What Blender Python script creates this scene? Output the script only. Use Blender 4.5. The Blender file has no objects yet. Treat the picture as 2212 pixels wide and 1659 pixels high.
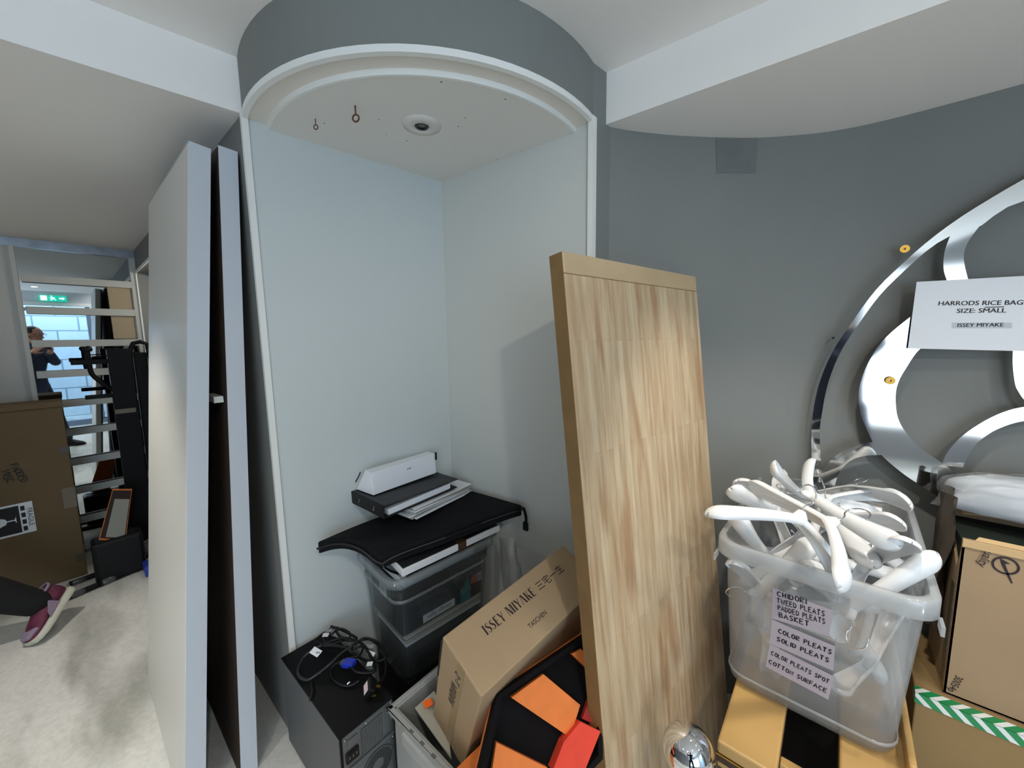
import bpy, bmesh, math, random
from mathutils import Vector, Matrix, Quaternion
random.seed(7)
C = bpy.context.scene.collection
SC = bpy.context.scene
PI = math.pi

# ---------------------------------------------------------------- camera
# world axes run along the room's walls: +X towards the glass door, +Y into the niche wall
FPX, CAMZ = 831.0, 1.5
TH = math.radians(-40.6)
PITCH, ROLL = math.radians(6.8), math.radians(-0.9)
def _rot(v):            # turn a view-aligned vector into room axes
    c, s = math.cos(TH), math.sin(TH)
    return Vector((v.x*c + v.y*s, -v.x*s + v.y*c, v.z))
_fw = Vector((0, math.cos(PITCH), -math.sin(PITCH)))
_r0 = Vector((1, 0, 0)); _u0 = _r0.cross(_fw)
_r = _r0*math.cos(ROLL) + _u0*math.sin(ROLL); _u = _r.cross(_fw)
FW, RT, UP = _rot(_fw), _rot(_r), _rot(_u)
cam_data = bpy.data.cameras.new('camera')
cam_data.sensor_width = 36; cam_data.lens = 36*FPX/2212
cam_data.clip_start = 0.02
cam = bpy.data.objects.new('camera', cam_data); C.objects.link(cam)
m3 = Matrix((RT, UP, -FW)).transposed()
cam.matrix_world = Matrix.Translation((0, 0, CAMZ)) @ m3.to_4x4()
SC.camera = cam

def pray(u, v): return FW*FPX + RT*(u-1106) + UP*(829.5-v)
def pz(u, v, z):        # point of the view ray at height z
    d = pray(u, v); return Vector((0, 0, CAMZ)) + d*((z-CAMZ)/d.z)
def pa(u, v, a):        # ... on the plane x = a
    d = pray(u, v); return Vector((0, 0, CAMZ)) + d*(a/d.x)
def pb(u, v, b):        # ... on the plane y = b
    d = pray(u, v); return Vector((0, 0, CAMZ)) + d*(b/d.y)
def pl(u, v, p0, n):
    d = pray(u, v); o = Vector((0, 0, CAMZ)); return o + d*((Vector(p0)-o).dot(n)/d.dot(n))

# ---------------------------------------------------------------- exposure, world, lights
vs = SC.view_settings
SC.display_settings.display_device = 'sRGB'
vs.view_transform = 'Standard'; vs.look = 'None'; vs.gamma = 1; vs.exposure = 0.0
vs.use_curve_mapping = False
cy = SC.cycles
cy.use_denoising = True
cy.max_bounces = 10; cy.diffuse_bounces = 5; cy.glossy_bounces = 5; cy.transmission_bounces = 8; cy.transparent_max_bounces = 24
cy.sample_clamp_indirect = 6; cy.caustics_reflective = False; cy.caustics_refractive = False
W = bpy.data.worlds.new('daylight'); SC.world = W; W.use_nodes = True
bgn = W.node_tree.nodes['Background']
bgn.inputs[0].default_value = (0.55, 0.75, 1.0, 1); bgn.inputs[1].default_value = 1.6

def lamp(name, kind, loc, power, color=(1, 1, 1), target=None, size=.1, size_y=None, spot=None, blend=.5):
    d = bpy.data.lights.new(name, kind); d.energy = power; d.color = color
    if kind == 'AREA':
        d.size = size
        if size_y: d.shape = 'RECTANGLE'; d.size_y = size_y
    else: d.shadow_soft_size = size
    if kind == 'SPOT': d.spot_size = math.radians(spot); d.spot_blend = blend
    o = bpy.data.objects.new(name, d); C.objects.link(o); o.location = loc
    if target is not None:
        o.rotation_euler = (Vector(target)-Vector(loc)).to_track_quat('-Z', 'Y').to_euler()
    return o
NEUT = (1.0, .945, .85); COOL = (.70, .85, 1.0)
# the shop's ceiling downlights
SPOTS = [((-2.15, -.35, 2.175), (-1.95, -.25, 0), 70, 85), ((.06, .92, 2.33), (.0, 1.3, .9), 46, 62),
         ((.75, -.15, 2.33), (-.2, .7, .9), 40, 95), ((.9, .9, 2.33), (.55, 1.3, .5), 16, 95),
         ((.15, -.95, 2.33), (.1, -.9, 0), 45, 110), ((1.05, -1.1, 2.33), (.9, -1, 0), 45, 110),
         ((-.75, -1.0, 2.33), (-.8, -.7, 0), 40, 100)]
for p, t, e, sp in SPOTS:
    lamp('downlight_beam', 'SPOT', p, e, NEUT, t, .035, spot=sp, blend=.6)

# ---------------------------------------------------------------- materials
def lin(c):
    if isinstance(c, str):
        c = tuple(int(c[i:i+2], 16)/255 for i in (0, 2, 4))
    return tuple(x/12.92 if x <= .04045 else ((x+.055)/1.055)**2.4 for x in c) + (1,)
def mat(name, col, rough=.6, metal=0, noise=0, nscale=8, bump=0, bscale=60, spec=.5, col2=None, trans=0, sss=0):
    m = bpy.data.materials.new(name); m.use_nodes = True
    nt = m.node_tree; b = nt.nodes['Principled BSDF']
    b.inputs['Base Color'].default_value = lin(col)
    b.inputs['Roughness'].default_value = rough; b.inputs['Metallic'].default_value = metal
    b.inputs['Specular IOR Level'].default_value = spec
    if noise or col2:
        tc = nt.nodes.new('ShaderNodeTexCoord'); n = nt.nodes.new('ShaderNodeTexNoise')
        n.inputs['Scale'].default_value = nscale; n.inputs['Detail'].default_value = 5
        nt.links.new(tc.outputs['Object'], n.inputs['Vector'])
        r = nt.nodes.new('ShaderNodeValToRGB')
        c = lin(col); k = noise or .2
        r.color_ramp.elements[0].position = .3; r.color_ramp.elements[1].position = .7
        r.color_ramp.elements[0].color = lin(col2) if col2 else tuple(x*(1-k) for x in c[:3]) + (1,)
        r.color_ramp.elements[1].color = c
        nt.links.new(n.outputs['Fac'], r.inputs['Fac']); nt.links.new(r.outputs['Color'], b.inputs['Base Color'])
    if bump:
        tc = nt.nodes.new('ShaderNodeTexCoord'); n = nt.nodes.new('ShaderNodeTexNoise')
        n.inputs['Scale'].default_value = bscale; n.inputs['Detail'].default_value = 4
        nt.links.new(tc.outputs['Object'], n.inputs['Vector'])
        bp = nt.nodes.new('ShaderNodeBump'); bp.inputs['Strength'].default_value = bump; bp.inputs['Distance'].default_value = .004
        nt.links.new(n.outputs['Fac'], bp.inputs['Height']); nt.links.new(bp.outputs['Normal'], b.inputs['Normal'])
    return m
def clear_mat(name, tint, body, alpha, rough=.12, glossy=.10):
    """thin clear or milky plastic: see-through mixed with a little diffuse body and a sheen"""
    m = bpy.data.materials.new(name); m.use_nodes = True; nt = m.node_tree
    for n in list(nt.nodes): nt.nodes.remove(n)
    out = nt.nodes.new('ShaderNodeOutputMaterial'); tr = nt.nodes.new('ShaderNodeBsdfTransparent'); tr.inputs[0].default_value = lin(tint)
    df = nt.nodes.new('ShaderNodeBsdfDiffuse'); df.inputs[0].default_value = lin(body)
    tl = nt.nodes.new('ShaderNodeBsdfTranslucent'); tl.inputs[0].default_value = lin(body)
    gl = nt.nodes.new('ShaderNodeBsdfGlossy'); gl.inputs['Roughness'].default_value = rough
    a = nt.nodes.new('ShaderNodeMixShader'); a.inputs[0].default_value = .4
    nt.links.new(df.outputs[0], a.inputs[1]); nt.links.new(tl.outputs[0], a.inputs[2])
    b = nt.nodes.new('ShaderNodeMixShader'); b.inputs[0].default_value = alpha
    nt.links.new(tr.outputs[0], b.inputs[1]); nt.links.new(a.outputs[0], b.inputs[2])
    lw = nt.nodes.new('ShaderNodeLayerWeight'); lw.inputs[0].default_value = .35
    mm = nt.nodes.new('ShaderNodeMath'); mm.operation = 'MULTIPLY_ADD'; mm.inputs[1].default_value = .35; mm.inputs[2].default_value = glossy*.3
    nt.links.new(lw.outputs['Fresnel'], mm.inputs[0])
    c = nt.nodes.new('ShaderNodeMixShader'); nt.links.new(mm.outputs[0], c.inputs[0])
    nt.links.new(b.outputs[0], c.inputs[1]); nt.links.new(gl.outputs[0], c.inputs[2]); nt.links.new(c.outputs[0], out.inputs[0])
    return m
def emit_mat(name, col, s):
    m = bpy.data.materials.new(name); m.use_nodes = True; b = m.node_tree.nodes['Principled BSDF']
    b.inputs['Base Color'].default_value = lin(col); b.inputs['Emission Color'].default_value = lin(col); b.inputs['Emission Strength'].default_value = s
    return m

M = {}
M['grey_paint'] = mat('grey_wall_paint', '7f817e', .75, noise=.07, nscale=2.5, bump=.05, bscale=90)
M['white_paint'] = mat('white_ceiling_paint', 'f1eeea', .8, bump=.04, bscale=120)
M['niche_white'] = mat('white_laminate', 'cbcdc8', .45, bump=.02, bscale=200)
M['panel_white'] = mat('white_panel_lacquer', 'd6d5cf', .38, bump=.02, bscale=30)
M['panel_core'] = mat('brown_panel_back', '3a2a1c', .8, noise=.3, nscale=12)
M['trim_white'] = mat('white_trim', 'ecece8', .4)
M['black_plastic'] = mat('black_plastic', '0a0a0c', .5, spec=.3, bump=.05, bscale=300)
M['black_fabric'] = mat('black_fabric', '121316', .9, spec=.2, bump=.25, bscale=260)
M['black_metal'] = mat('black_metal', '060607', .55, spec=.2)
M['steel'] = mat('polished_steel', 'd8d8d6', .06, 1)
M['chrome'] = mat('chrome', 'e8e8ea', .03, 1)
M['galv'] = mat('grey_sheet_steel', '7f8688', .42, .75, noise=.15, nscale=6)
M['brass'] = mat('brass', 'c79a45', .35, .85, noise=.15, nscale=40)
M['mirror'] = mat('mirror_glass', 'c4cdd2', .015, 1)
M['rail_white'] = mat('white_rail_paint', 'b9b8b2', .5)
M['paper'] = mat('white_paper', 'e6e8ec', .8)
M['ink'] = mat('black_ink', '1a171c', .7)
M['violet_ink'] = mat('dark_purple_print', '271a20', .7)
M['hanger'] = mat('white_hanger_plastic', 'f1f2f3', .22, noise=.05, nscale=5)
M['milky'] = clear_mat('milky_clear_plastic', 'fcfdfe', 'f8fafc', .17, .14, .03)
M['milky_rim'] = clear_mat('milky_rim_plastic', 'fafcfd', 'f8fbfd', .40)
M['clear'] = clear_mat('clear_plastic', 'f3f6f7', 'd8dfe2', .035, .1, .02)
M['clear_rim'] = clear_mat('clear_rim_plastic', 'eef2f4', 'dbe3e7', .24)
M['bagfilm'] = clear_mat('polythene_film', 'f8f9fa', 'eceff2', .16, .2, .12)
M['tape_clear'] = clear_mat('clear_tape', 'e8e2d6', 'cfc6b8', .25)
M['orange'] = mat('orange_paint', 'e07a35', .75, noise=.12, nscale=30, bump=.2, bscale=220)
M['red'] = mat('red_orange_paint', 'dd4029', .75, noise=.12, nscale=30, bump=.2, bscale=220)
M['black_paint'] = mat('matt_black_paint', '0e0b0d', .85, spec=.15, noise=.35, nscale=14, bump=.2, bscale=220)
M['crate'] = mat('grey_crate_plastic', '9b9d9b', .55, noise=.08, nscale=20)
M['grey_card'] = mat('grey_card', '9c9a8e', .8)
M['blue_plastic'] = mat('blue_plastic', '2b3f9e', .4)
M['lilac_label'] = mat('lilac_label_paper', 'b9adb6', .75)
M['skin'] = mat('skin', 'b98a72', .55)
M['navy'] = mat('navy_cloth', '27344f', .85, noise=.15, nscale=12)
M['black_cloth'] = mat('black_trouser_cloth', '0a0a0c', .9)
M['hair'] = mat('dark_hair', '2c2626', .8)
M['floor'] = mat('pale_screed_floor', 'cfcec8', .55)

def carton(name, c, k=.10):
    m = mat(name, c, .8, noise=k, nscale=5, bump=.12, bscale=40)
    return m
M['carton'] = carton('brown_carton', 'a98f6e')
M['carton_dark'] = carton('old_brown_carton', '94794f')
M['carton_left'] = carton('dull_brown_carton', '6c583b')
M['carton_right'] = carton('ribbed_carton', 'a68b6b')
M['ply'] = None
def wood_staves(name, base, dark, light, wid=.036, length=.42):
    m = bpy.data.materials.new(name); m.use_nodes = True; nt = m.node_tree; b = nt.nodes['Principled BSDF']
    tc = nt.nodes.new('ShaderNodeTexCoord'); mp = nt.nodes.new('ShaderNodeMapping')
    mp.inputs['Rotation'].default_value = (0, PI/2, 0)   # staves run along local z
    mp2 = nt.nodes.new('ShaderNodeCombineXYZ'); sx = nt.nodes.new('ShaderNodeSeparateXYZ')
    nt.links.new(tc.outputs['Object'], sx.inputs[0])
    nt.links.new(sx.outputs['Z'], mp2.inputs['X']); nt.links.new(sx.outputs['Y'], mp2.inputs['Y'])
    br = nt.nodes.new('ShaderNodeTexBrick'); br.inputs['Scale'].default_value = 1
    br.inputs['Brick Width'].default_value = length; br.inputs['Row Height'].default_value = wid
    br.inputs['Mortar Size'].default_value = .0004; br.inputs['Bias'].default_value = 0
    br.inputs['Color1'].default_value = lin(base); br.inputs['Color2'].default_value = lin(light); br.inputs['Mortar'].default_value = lin(dark)
    br.offset = .37
    nt.links.new(mp2.outputs[0], br.inputs['Vector'])
    # long grain
    cb = nt.nodes.new('ShaderNodeCombineXYZ'); m1 = nt.nodes.new('ShaderNodeMath'); m1.operation = 'MULTIPLY'; m1.inputs[1].default_value = 3.0
    m2 = nt.nodes.new('ShaderNodeMath'); m2.operation = 'MULTIPLY'; m2.inputs[1].default_value = 30
    nt.links.new(sx.outputs['Z'], m1.inputs[0]); nt.links.new(sx.outputs['Y'], m2.inputs[0])
    nt.links.new(m1.outputs[0], cb.inputs[0]); nt.links.new(m2.outputs[0], cb.inputs[1]); nt.links.new(sx.outputs['X'], cb.inputs[2])
    no = nt.nodes.new('ShaderNodeTexNoise'); no.inputs['Scale'].default_value = 1.6; no.inputs['Detail'].default_value = 6
    nt.links.new(cb.outputs[0], no.inputs['Vector'])
    rp = nt.nodes.new('ShaderNodeValToRGB'); rp.color_ramp.elements[0].position = .40; rp.color_ramp.elements[1].position = .62
    rp.color_ramp.elements[0].color = lin(dark); rp.color_ramp.elements[1].color = (1, 1, 1, 1)
    nt.links.new(no.outputs['Fac'], rp.inputs['Fac'])
    mx = nt.nodes.new('ShaderNodeMix'); mx.data_type = 'RGBA'; mx.blend_type = 'MULTIPLY'; mx.inputs[0].default_value = .32
    # broad water and wear marks drawn out along the grain
    cs = nt.nodes.new('ShaderNodeCombineXYZ'); k1 = nt.nodes.new('ShaderNodeMath'); k1.operation = 'MULTIPLY'; k1.inputs[1].default_value = 1.5
    k2 = nt.nodes.new('ShaderNodeMath'); k2.operation = 'MULTIPLY'; k2.inputs[1].default_value = 13
    nt.links.new(sx.outputs['Z'], k1.inputs[0]); nt.links.new(sx.outputs['Y'], k2.inputs[0]); nt.links.new(k1.outputs[0], cs.inputs[0]); nt.links.new(k2.outputs[0], cs.inputs[1])
    ns = nt.nodes.new('ShaderNodeTexNoise'); ns.inputs['Scale'].default_value = 1.7; ns.inputs['Detail'].default_value = 4; nt.links.new(cs.outputs[0], ns.inputs['Vector'])
    rs = nt.nodes.new('ShaderNodeValToRGB'); rs.color_ramp.elements[0].position = .33; rs.color_ramp.elements[0].color = lin('c08a4a'); rs.color_ramp.elements[1].position = .47; rs.color_ramp.elements[1].color = (1, 1, 1, 1)
    nt.links.new(ns.outputs['Fac'], rs.inputs['Fac'])
    ms = nt.nodes.new('ShaderNodeMix'); ms.data_type = 'RGBA'; ms.blend_type = 'MULTIPLY'; ms.inputs[0].default_value = .5
    nt.links.new(mx.outputs[2], ms.inputs[6]); nt.links.new(rs.outputs['Color'], ms.inputs[7])
    nt.links.new(br.outputs['Color'], mx.inputs[6]); nt.links.new(rp.outputs['Color'], mx.inputs[7])
    nt.links.new(ms.outputs[2], b.inputs['Base Color']); b.inputs['Roughness'].default_value = .5
    return m
M['board_wood'] = wood_staves('laminated_beech', 'c2a987', 'ad8d66', 'd2bd9e', .026, .75)
M['board_end'] = mat('beech_end_strip', 'c4ab87', .5, noise=.12, nscale=9)
M['board_edge'] = mat('beech_edge', '86683f', .6, noise=.2, nscale=14)
M['plank_wood'] = mat('honey_plywood', 'cda567', .4, noise=.22, nscale=4)
M['plank_edge'] = mat('dark_brown_edge', '3b2416', .5)

# ---------------------------------------------------------------- geometry helpers
PM = {}
class B:
    def __init__(s): s.v = []; s.f = []
    def add(s, vs, fs):
        n = len(s.v); s.v += [Vector(p) for p in vs]; s.f += [tuple(i+n for i in f) for f in fs]; return s
    def box(s, lo, hi, Mx=None):
        x0, y0, z0 = lo; x1, y1, z1 = hi
        vs = [Vector(p) for p in ((x0,y0,z0),(x1,y0,z0),(x1,y1,z0),(x0,y1,z0),(x0,y0,z1),(x1,y0,z1),(x1,y1,z1),(x0,y1,z1))]
        if Mx is not None: vs = [Mx @ p for p in vs]
        return s.add(vs, [(0,3,2,1),(4,5,6,7),(0,1,5,4),(1,2,6,5),(2,3,7,6),(3,0,4,7)])
    def prism(s, loop, d):
        """closed outline extruded along the vector d"""
        n = len(loop); d = Vector(d); lo = [Vector(p) for p in loop]
        nrm = Vector((0, 0, 0))
        for i in range(n):
            nrm += lo[i].cross(lo[(i+1) % n])
        if nrm.dot(d) < 0: lo.reverse()
        vs = lo + [p+d for p in lo]
        fs = [tuple(range(n-1, -1, -1)), tuple(range(n, 2*n))] + [(i, (i+1) % n, n+(i+1) % n, n+i) for i in range(n)]
        return s.add(vs, fs)
    def band(s, A, Bl, d):
        """strip between two polylines (equal length), thickened by vector d"""
        d = Vector(d); n = len(A)
        vs = [Vector(p) for p in A]+[Vector(p) for p in Bl]; vs += [p+d for p in vs]
        fs = []
        for i in range(n-1):
            fs += [(i, i+1, n+i+1, n+i), (2*n+i, 3*n+i, 3*n+i+1, 2*n+i+1), (i, 2*n+i, 2*n+i+1, i+1), (n+i, n+i+1, 3*n+i+1, 3*n+i)]
        fs += [(0, n, 3*n, 2*n), (n-1, 2*n+n-1, 3*n+n-1, n+n-1)]
        return s.add(vs, fs)
    def loops(s, L, cap0=True, cap1=True, closed=True):
        n = len(L[0]); vs = [Vector(p) for l in L for p in l]; fs = []
        m = n if closed else n-1
        for k in range(len(L)-1):
            fs += [(k*n+i, k*n+(i+1) % n, (k+1)*n+(i+1) % n, (k+1)*n+i) for i in range(m)]
        if cap0 and closed: fs.append(tuple(range(n-1, -1, -1)))
        if cap1 and closed: fs.append(tuple((len(L)-1)*n+i for i in range(n)))
        return s.add(vs, fs)
    def tube(s, pts, r, n=8, closed=False, flat=None):
        P = [Vector(p) for p in pts]; L = []; prev = None
        for i, p in enumerate(P):
            if closed: t = P[(i+1) % len(P)]-P[i-1]
            else: t = P[min(i+1, len(P)-1)]-P[max(i-1, 0)]
            if t.length < 1e-9: t = Vector((0, 0, 1))
            t.normalize()
            if prev is None:
                a = Vector((0, 0, 1)) if abs(t.z) < .9 else Vector((1, 0, 0)); x = t.cross(a).normalized()
            else:
                x = (prev - t*prev.dot(t)); x = x.normalized() if x.length > 1e-6 else t.orthogonal().normalized()
            prev = x; y = t.cross(x); rr = r[i] if isinstance(r, (list, tuple)) else r
            fx = flat if flat else 1
            L.append([p + x*rr*math.cos(2*PI*k/n) + y*rr*fx*math.sin(2*PI*k/n) for k in range(n)])
        if closed: L.append(L[0])
        return s.loops(L, not closed, not closed)
    def lathe(s, prof, n=24, Mx=None, cap=True):
        L = [[(Vector((r*math.cos(2*PI*k/n), r*math.sin(2*PI*k/n), z)) if Mx is None else Mx @ Vector((r*math.cos(2*PI*k/n), r*math.sin(2*PI*k/n), z))) for k in range(n)] for r, z in prof]
        return s.loops(L, cap, cap)
    def sphere(s, c, r, n=16, m=10, sc=(1, 1, 1)):
        c = Vector(c); L = []
        for j in range(m+1):
            th = PI*j/m; L.append([c+Vector((r*sc[0]*math.sin(th)*math.cos(2*PI*k/n), r*sc[1]*math.sin(th)*math.sin(2*PI*k/n), -r*sc[2]*math.cos(th))) for k in range(n)])
        return s.loops(L, False, False)
def spline(pts, k=6, closed=False):
    P = [Vector(p) for p in pts]; out = []; n = len(P)
    for i in range(n if closed else n-1):
        g = (lambda j: P[j % n]) if closed else (lambda j: P[max(0, min(n-1, j))])
        p0, p1, p2, p3 = g(i-1), g(i), g(i+1), g(i+2)
        for q in range(k):
            t = q/k
            out.append(.5*((2*p1)+(p2-p0)*t+(2*p0-5*p1+4*p2-p3)*t*t+(3*p1-p0-3*p2+p3)*t**3))
    if not closed: out.append(P[-1])
    return out
def frame(o, x, y):
    """4x4 placing local x,y,z at o with x along x, y towards y"""
    x = Vector(x).normalized(); y = Vector(y); y = (y-x*x.dot(y)).normalized(); z = x.cross(y)
    return Matrix.Translation(Vector(o)) @ Matrix((x, y, z)).transposed().to_4x4()
def mk(name, b, m, parent=None, local=False, smooth=False, bevel=0, seg=2, solid=0, subs=0, label=None, origin=None):
    """link builder b as ONE mesh object. Coordinates are room coordinates unless local."""
    vs = b.v
    if parent is not None:
        if not local:
            inv = PM[parent.name].inverted(); vs = [inv @ p for p in vs]
        loc = None
    else:
        if origin is None:
            xs = [p.x for p in vs]; ys = [p.y for p in vs]; zs = [p.z for p in vs]
            origin = Vector(((min(xs)+max(xs))/2, (min(ys)+max(ys))/2, min(zs)))
        loc = Vector(origin); vs = [p-loc for p in vs]
    me = bpy.data.meshes.new(name); me.from_pydata([tuple(p) for p in vs], [], b.f); me.validate(); me.update()
    bm = bmesh.new(); bm.from_mesh(me); bmesh.ops.remove_doubles(bm, verts=bm.verts, dist=1e-6)
    bmesh.ops.recalc_face_normals(bm, faces=bm.faces); bm.to_mesh(me); bm.free()
    if m: me.materials.append(m)
    if smooth: me.shade_smooth()
    o = bpy.data.objects.new(name, me); C.objects.link(o)
    if parent is not None: o.parent = parent; PM[o.name] = PM[parent.name]
    else: o.location = loc; PM[o.name] = Matrix.Translation(loc)
    if solid: md = o.modifiers.new('solid', 'SOLIDIFY'); md.thickness = solid; md.offset = 0
    if bevel: md = o.modifiers.new('bevel', 'BEVEL'); md.width = bevel; md.segments = seg; md.limit_method = 'ANGLE'; md.angle_limit = .6
    if subs: md = o.modifiers.new('sub', 'SUBSURF'); md.levels = subs; md.render_levels = subs
    if label: o['label'] = label
    return o
def tag(o, label, cat, group=None, kind=None):
    o['label'] = label; o['category'] = cat
    if group: o['group'] = group
    if kind: o['kind'] = kind
    return o
def thing(name, label, cat, loc, R=None, group=None):
    o = bpy.data.objects.new(name, None); C.objects.link(o); o.empty_display_size = .05
    Mx = Matrix.Translation(Vector(loc)) @ (R.to_4x4() if R is not None else Matrix())
    o.matrix_world = Mx; PM[o.name] = Mx
    return tag(o, label, cat, group)
def struct(name, b, m, parent=None, **k):
    o = mk(name, b, m, parent, **k)
    if parent is None: o['kind'] = 'structure'
    return o
def children(o): return [c for c in bpy.data.objects if c.parent == o]
def rrect(w, d, r, n=5, z=0, c=(0, 0)):
    """rounded rectangle outline, counter-clockwise"""
    pts = []
    for sx, sy, a0 in ((1, 1, 0), (-1, 1, PI/2), (-1, -1, PI), (1, -1, 1.5*PI)):
        for i in range(n+1):
            a = a0+PI/2*i/n
            pts.append(Vector((c[0]+sx*(w/2-r)+r*math.cos(a), c[1]+sy*(d/2-r)+r*math.sin(a), z)))
    return pts
# ---------------------------------------------------------------- lettering
def text_builder(s, size, F, align='CENTER', spacing=1.0, thick=.0004, shear=0, xs=1.0):
    cu = bpy.data.curves.new('txt', 'FONT'); cu.body = s; cu.size = size; cu.align_x = align; cu.align_y = 'CENTER'
    cu.space_character = spacing; cu.shear = shear; cu.resolution_u = 3
    o = bpy.data.objects.new('txt', cu); C.objects.link(o)
    bpy.context.view_layer.update()
    me = bpy.data.meshes.new_from_object(o.evaluated_get(bpy.context.evaluated_depsgraph_get()))
    b = B(); b.add([F @ Vector((v.co.x*xs, v.co.y, thick)) for v in me.vertices], [tuple(p.vertices) for p in me.polygons])
    bpy.data.objects.remove(o); bpy.data.meshes.remove(me); bpy.data.curves.remove(cu)
    return b
STROKES = {
 'A': [[(0,0),(.3,1),(.6,0)],[(.12,.4),(.5,.4)]], 'B': [[(0,0),(0,1),(.4,.95),(.45,.7),(0,.52),(.5,.4),(.5,.1),(0,0)]],
 'C': [[(.55,.85),(.3,1),(.05,.7),(.05,.3),(.3,0),(.58,.12)]], 'D': [[(0,0),(0,1),(.4,.85),(.52,.5),(.4,.15),(0,0)]],
 'E': [[(.5,1),(0,1),(0,0),(.52,0)],[(0,.52),(.42,.52)]], 'F': [[(.5,1),(0,1),(0,0)],[(0,.52),(.42,.52)]],
 'H': [[(0,0),(0,1)],[(.5,0),(.5,1)],[(0,.5),(.5,.5)]], 'I': [[(.1,0),(.1,1)]], 'K': [[(0,0),(0,1)],[(.5,1),(0,.45),(.52,0)]],
 'L': [[(0,1),(0,0),(.48,0)]], 'N': [[(0,0),(0,1),(.5,0),(.5,1)]], 'M': [[(0,0),(.05,1),(.33,.4),(.6,1),(.68,0)]],
 'O': [[(.3,1),(.05,.75),(.05,.25),(.3,0),(.55,.25),(.55,.75),(.3,1)]], 'P': [[(0,0),(0,1),(.42,.95),(.46,.62),(0,.48)]],
 'R': [[(0,0),(0,1),(.42,.95),(.44,.62),(0,.48),(.5,0)]], 'S': [[(.5,.88),(.25,1),(.03,.78),(.25,.52),(.5,.27),(.25,0),(0,.12)]],
 'T': [[(.27,0),(.27,1)],[(0,1),(.58,1)]], 'U': [[(0,1),(.02,.2),(.25,0),(.48,.2),(.5,1)]], 'W': [[(0,1),(.15,0),(.35,.75),(.52,0),(.72,1)]],
 'Y': [[(0,1),(.27,.5),(.54,1)],[(.27,.5),(.27,0)]], 'V': [[(0,1),(.27,0),(.54,1)]], '-': [[(0,.45),(.4,.45)]], '2': [[(.03,.8),(.25,1),(.48,.78),(0,0),(.52,0)]], ' ': []}
def pen(b, s, F, h, w, x0=0, y0=0, adv=.82, jit=.05, lean=0):
    """hand-printed capitals drawn as flat pen strokes"""
    x = x0
    for ch in s:
        mx = 0
        for st in STROKES.get(ch, []):
            jx, jy = random.uniform(-jit, jit), random.uniform(-jit, jit)
            P = [Vector((x+(p[0]+jx+lean*p[1])*h, y0+(p[1]+jy)*h, 0)) for p in st]
            L, R = [], []
            for i, p in enumerate(P):
                t = (P[min(i+1, len(P)-1)]-P[max(i-1, 0)]); t.normalize(); nrm = Vector((-t.y, t.x, 0))
                L.append(F @ (p+nrm*w/2)); R.append(F @ (p-nrm*w/2))
            d = (F.to_3x3() @ Vector((0, 0, 1)))*.0004
            b.band(L, R, d); mx = max(mx, max(q[0] for q in st))
        x += h*((mx if mx else .35)+(adv-.55))
    return b
# high-contrast display capitals: (outline polygons on a unit-high letter, width)
def _bar(x0, x1, y0=0, y1=1): return [(x0, y0), (x1, y0), (x1, y1), (x0, y1)]
def _sl(xa, xb, w, y0=0, y1=1): return [(xa, y0), (xa+w, y0), (xb+w, y1), (xb, y1)]
def _Scurve():
    c = [(.36,.84),(.24,.97),(.1,.86),(.08,.7),(.2,.55),(.34,.42),(.38,.22),(.26,.04),(.1,.06),(.03,.2)]
    w = [.03,.04,.09,.14,.17,.17,.13,.06,.04,.03]
    P = [Vector((x, y, 0)) for x, y in c]; L, R = [], []
    for i, p in enumerate(P):
        t = P[min(i+1, len(P)-1)]-P[max(i-1, 0)]; t.normalize(); n = Vector((-t.y, t.x, 0))
        L.append(p+n*w[i]/2); R.append(p-n*w[i]/2)
    return [(p.x, p.y) for p in L]+[(p.x, p.y) for p in reversed(R)]
SERIF = {'I': ([_bar(.04, .2)], .26), 'S': ([_Scurve()], .46), 'E': ([_bar(.04, .2), _bar(.24, .46, .93, 1), _bar(.24, .4, .48, .54), _bar(.24, .48, 0, .07)], .54),
 'Y': ([_sl(.2, .0, .16, .46, 1), _bar(.2, .34, 0, .42), _sl(.34, .52, .05, .48, 1)], .6),
 'M': ([_bar(.04, .08), _sl(.34, .1, .16), _sl(.42, .6, .04), _bar(.64, .8)], .86), 'A': ([_sl(.0, .24, .04), _sl(.46, .27, .17)], .66),
 'K': ([_bar(.04, .2), _sl(.24, .46, .05, .45, 1), _sl(.42, .26, .18, 0, .5)], .64), ' ': ([], .3)}
def serif(b, s, F, h, x0=0, gap=.06):
    x = x0
    for ch in s:
        polys, w = SERIF[ch]
        for q in polys:
            b.prism([F @ Vector((x+px*h, py*h, 0)) for px, py in q], (F.to_3x3() @ Vector((0, 0, 1)))*.0004)
        x += h*(w+gap)
    return x

# ================================================================ the room shell
ZS, ZT, ZN = 2.19, 2.346, 2.165          # low ceiling, raised ceiling, niche ceiling
NL, NR, NC = Vector((-1.428, .43, 0)), Vector((-.645, 1.168, 0)), Vector((-1.343, 1.126, 0))
def arc(z, grow=0, n=28):
    c = Vector((-1.394, 1.168, z)); out = []
    for i in range(n+1):
        t = i/n; a0 = math.atan2(NL.y-c.y, NL.x-c.x); a1 = math.atan2(NR.y-c.y, NR.x-c.x)
        a = a0+(a1-a0)*t; r0 = math.hypot(NL.x-c.x, NL.y-c.y); r1 = math.hypot(NR.x-c.x, NR.y-c.y)
        r = r0+(r1-r0)*t + .058*math.sin(PI*t) + grow
        out.append(Vector((c.x+r*math.cos(a), c.y+r*math.sin(a), z)))
    return out
def poly(pts, z): return [Vector((p[0], p[1], z)) for p in pts]
E4 = -4.09
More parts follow.
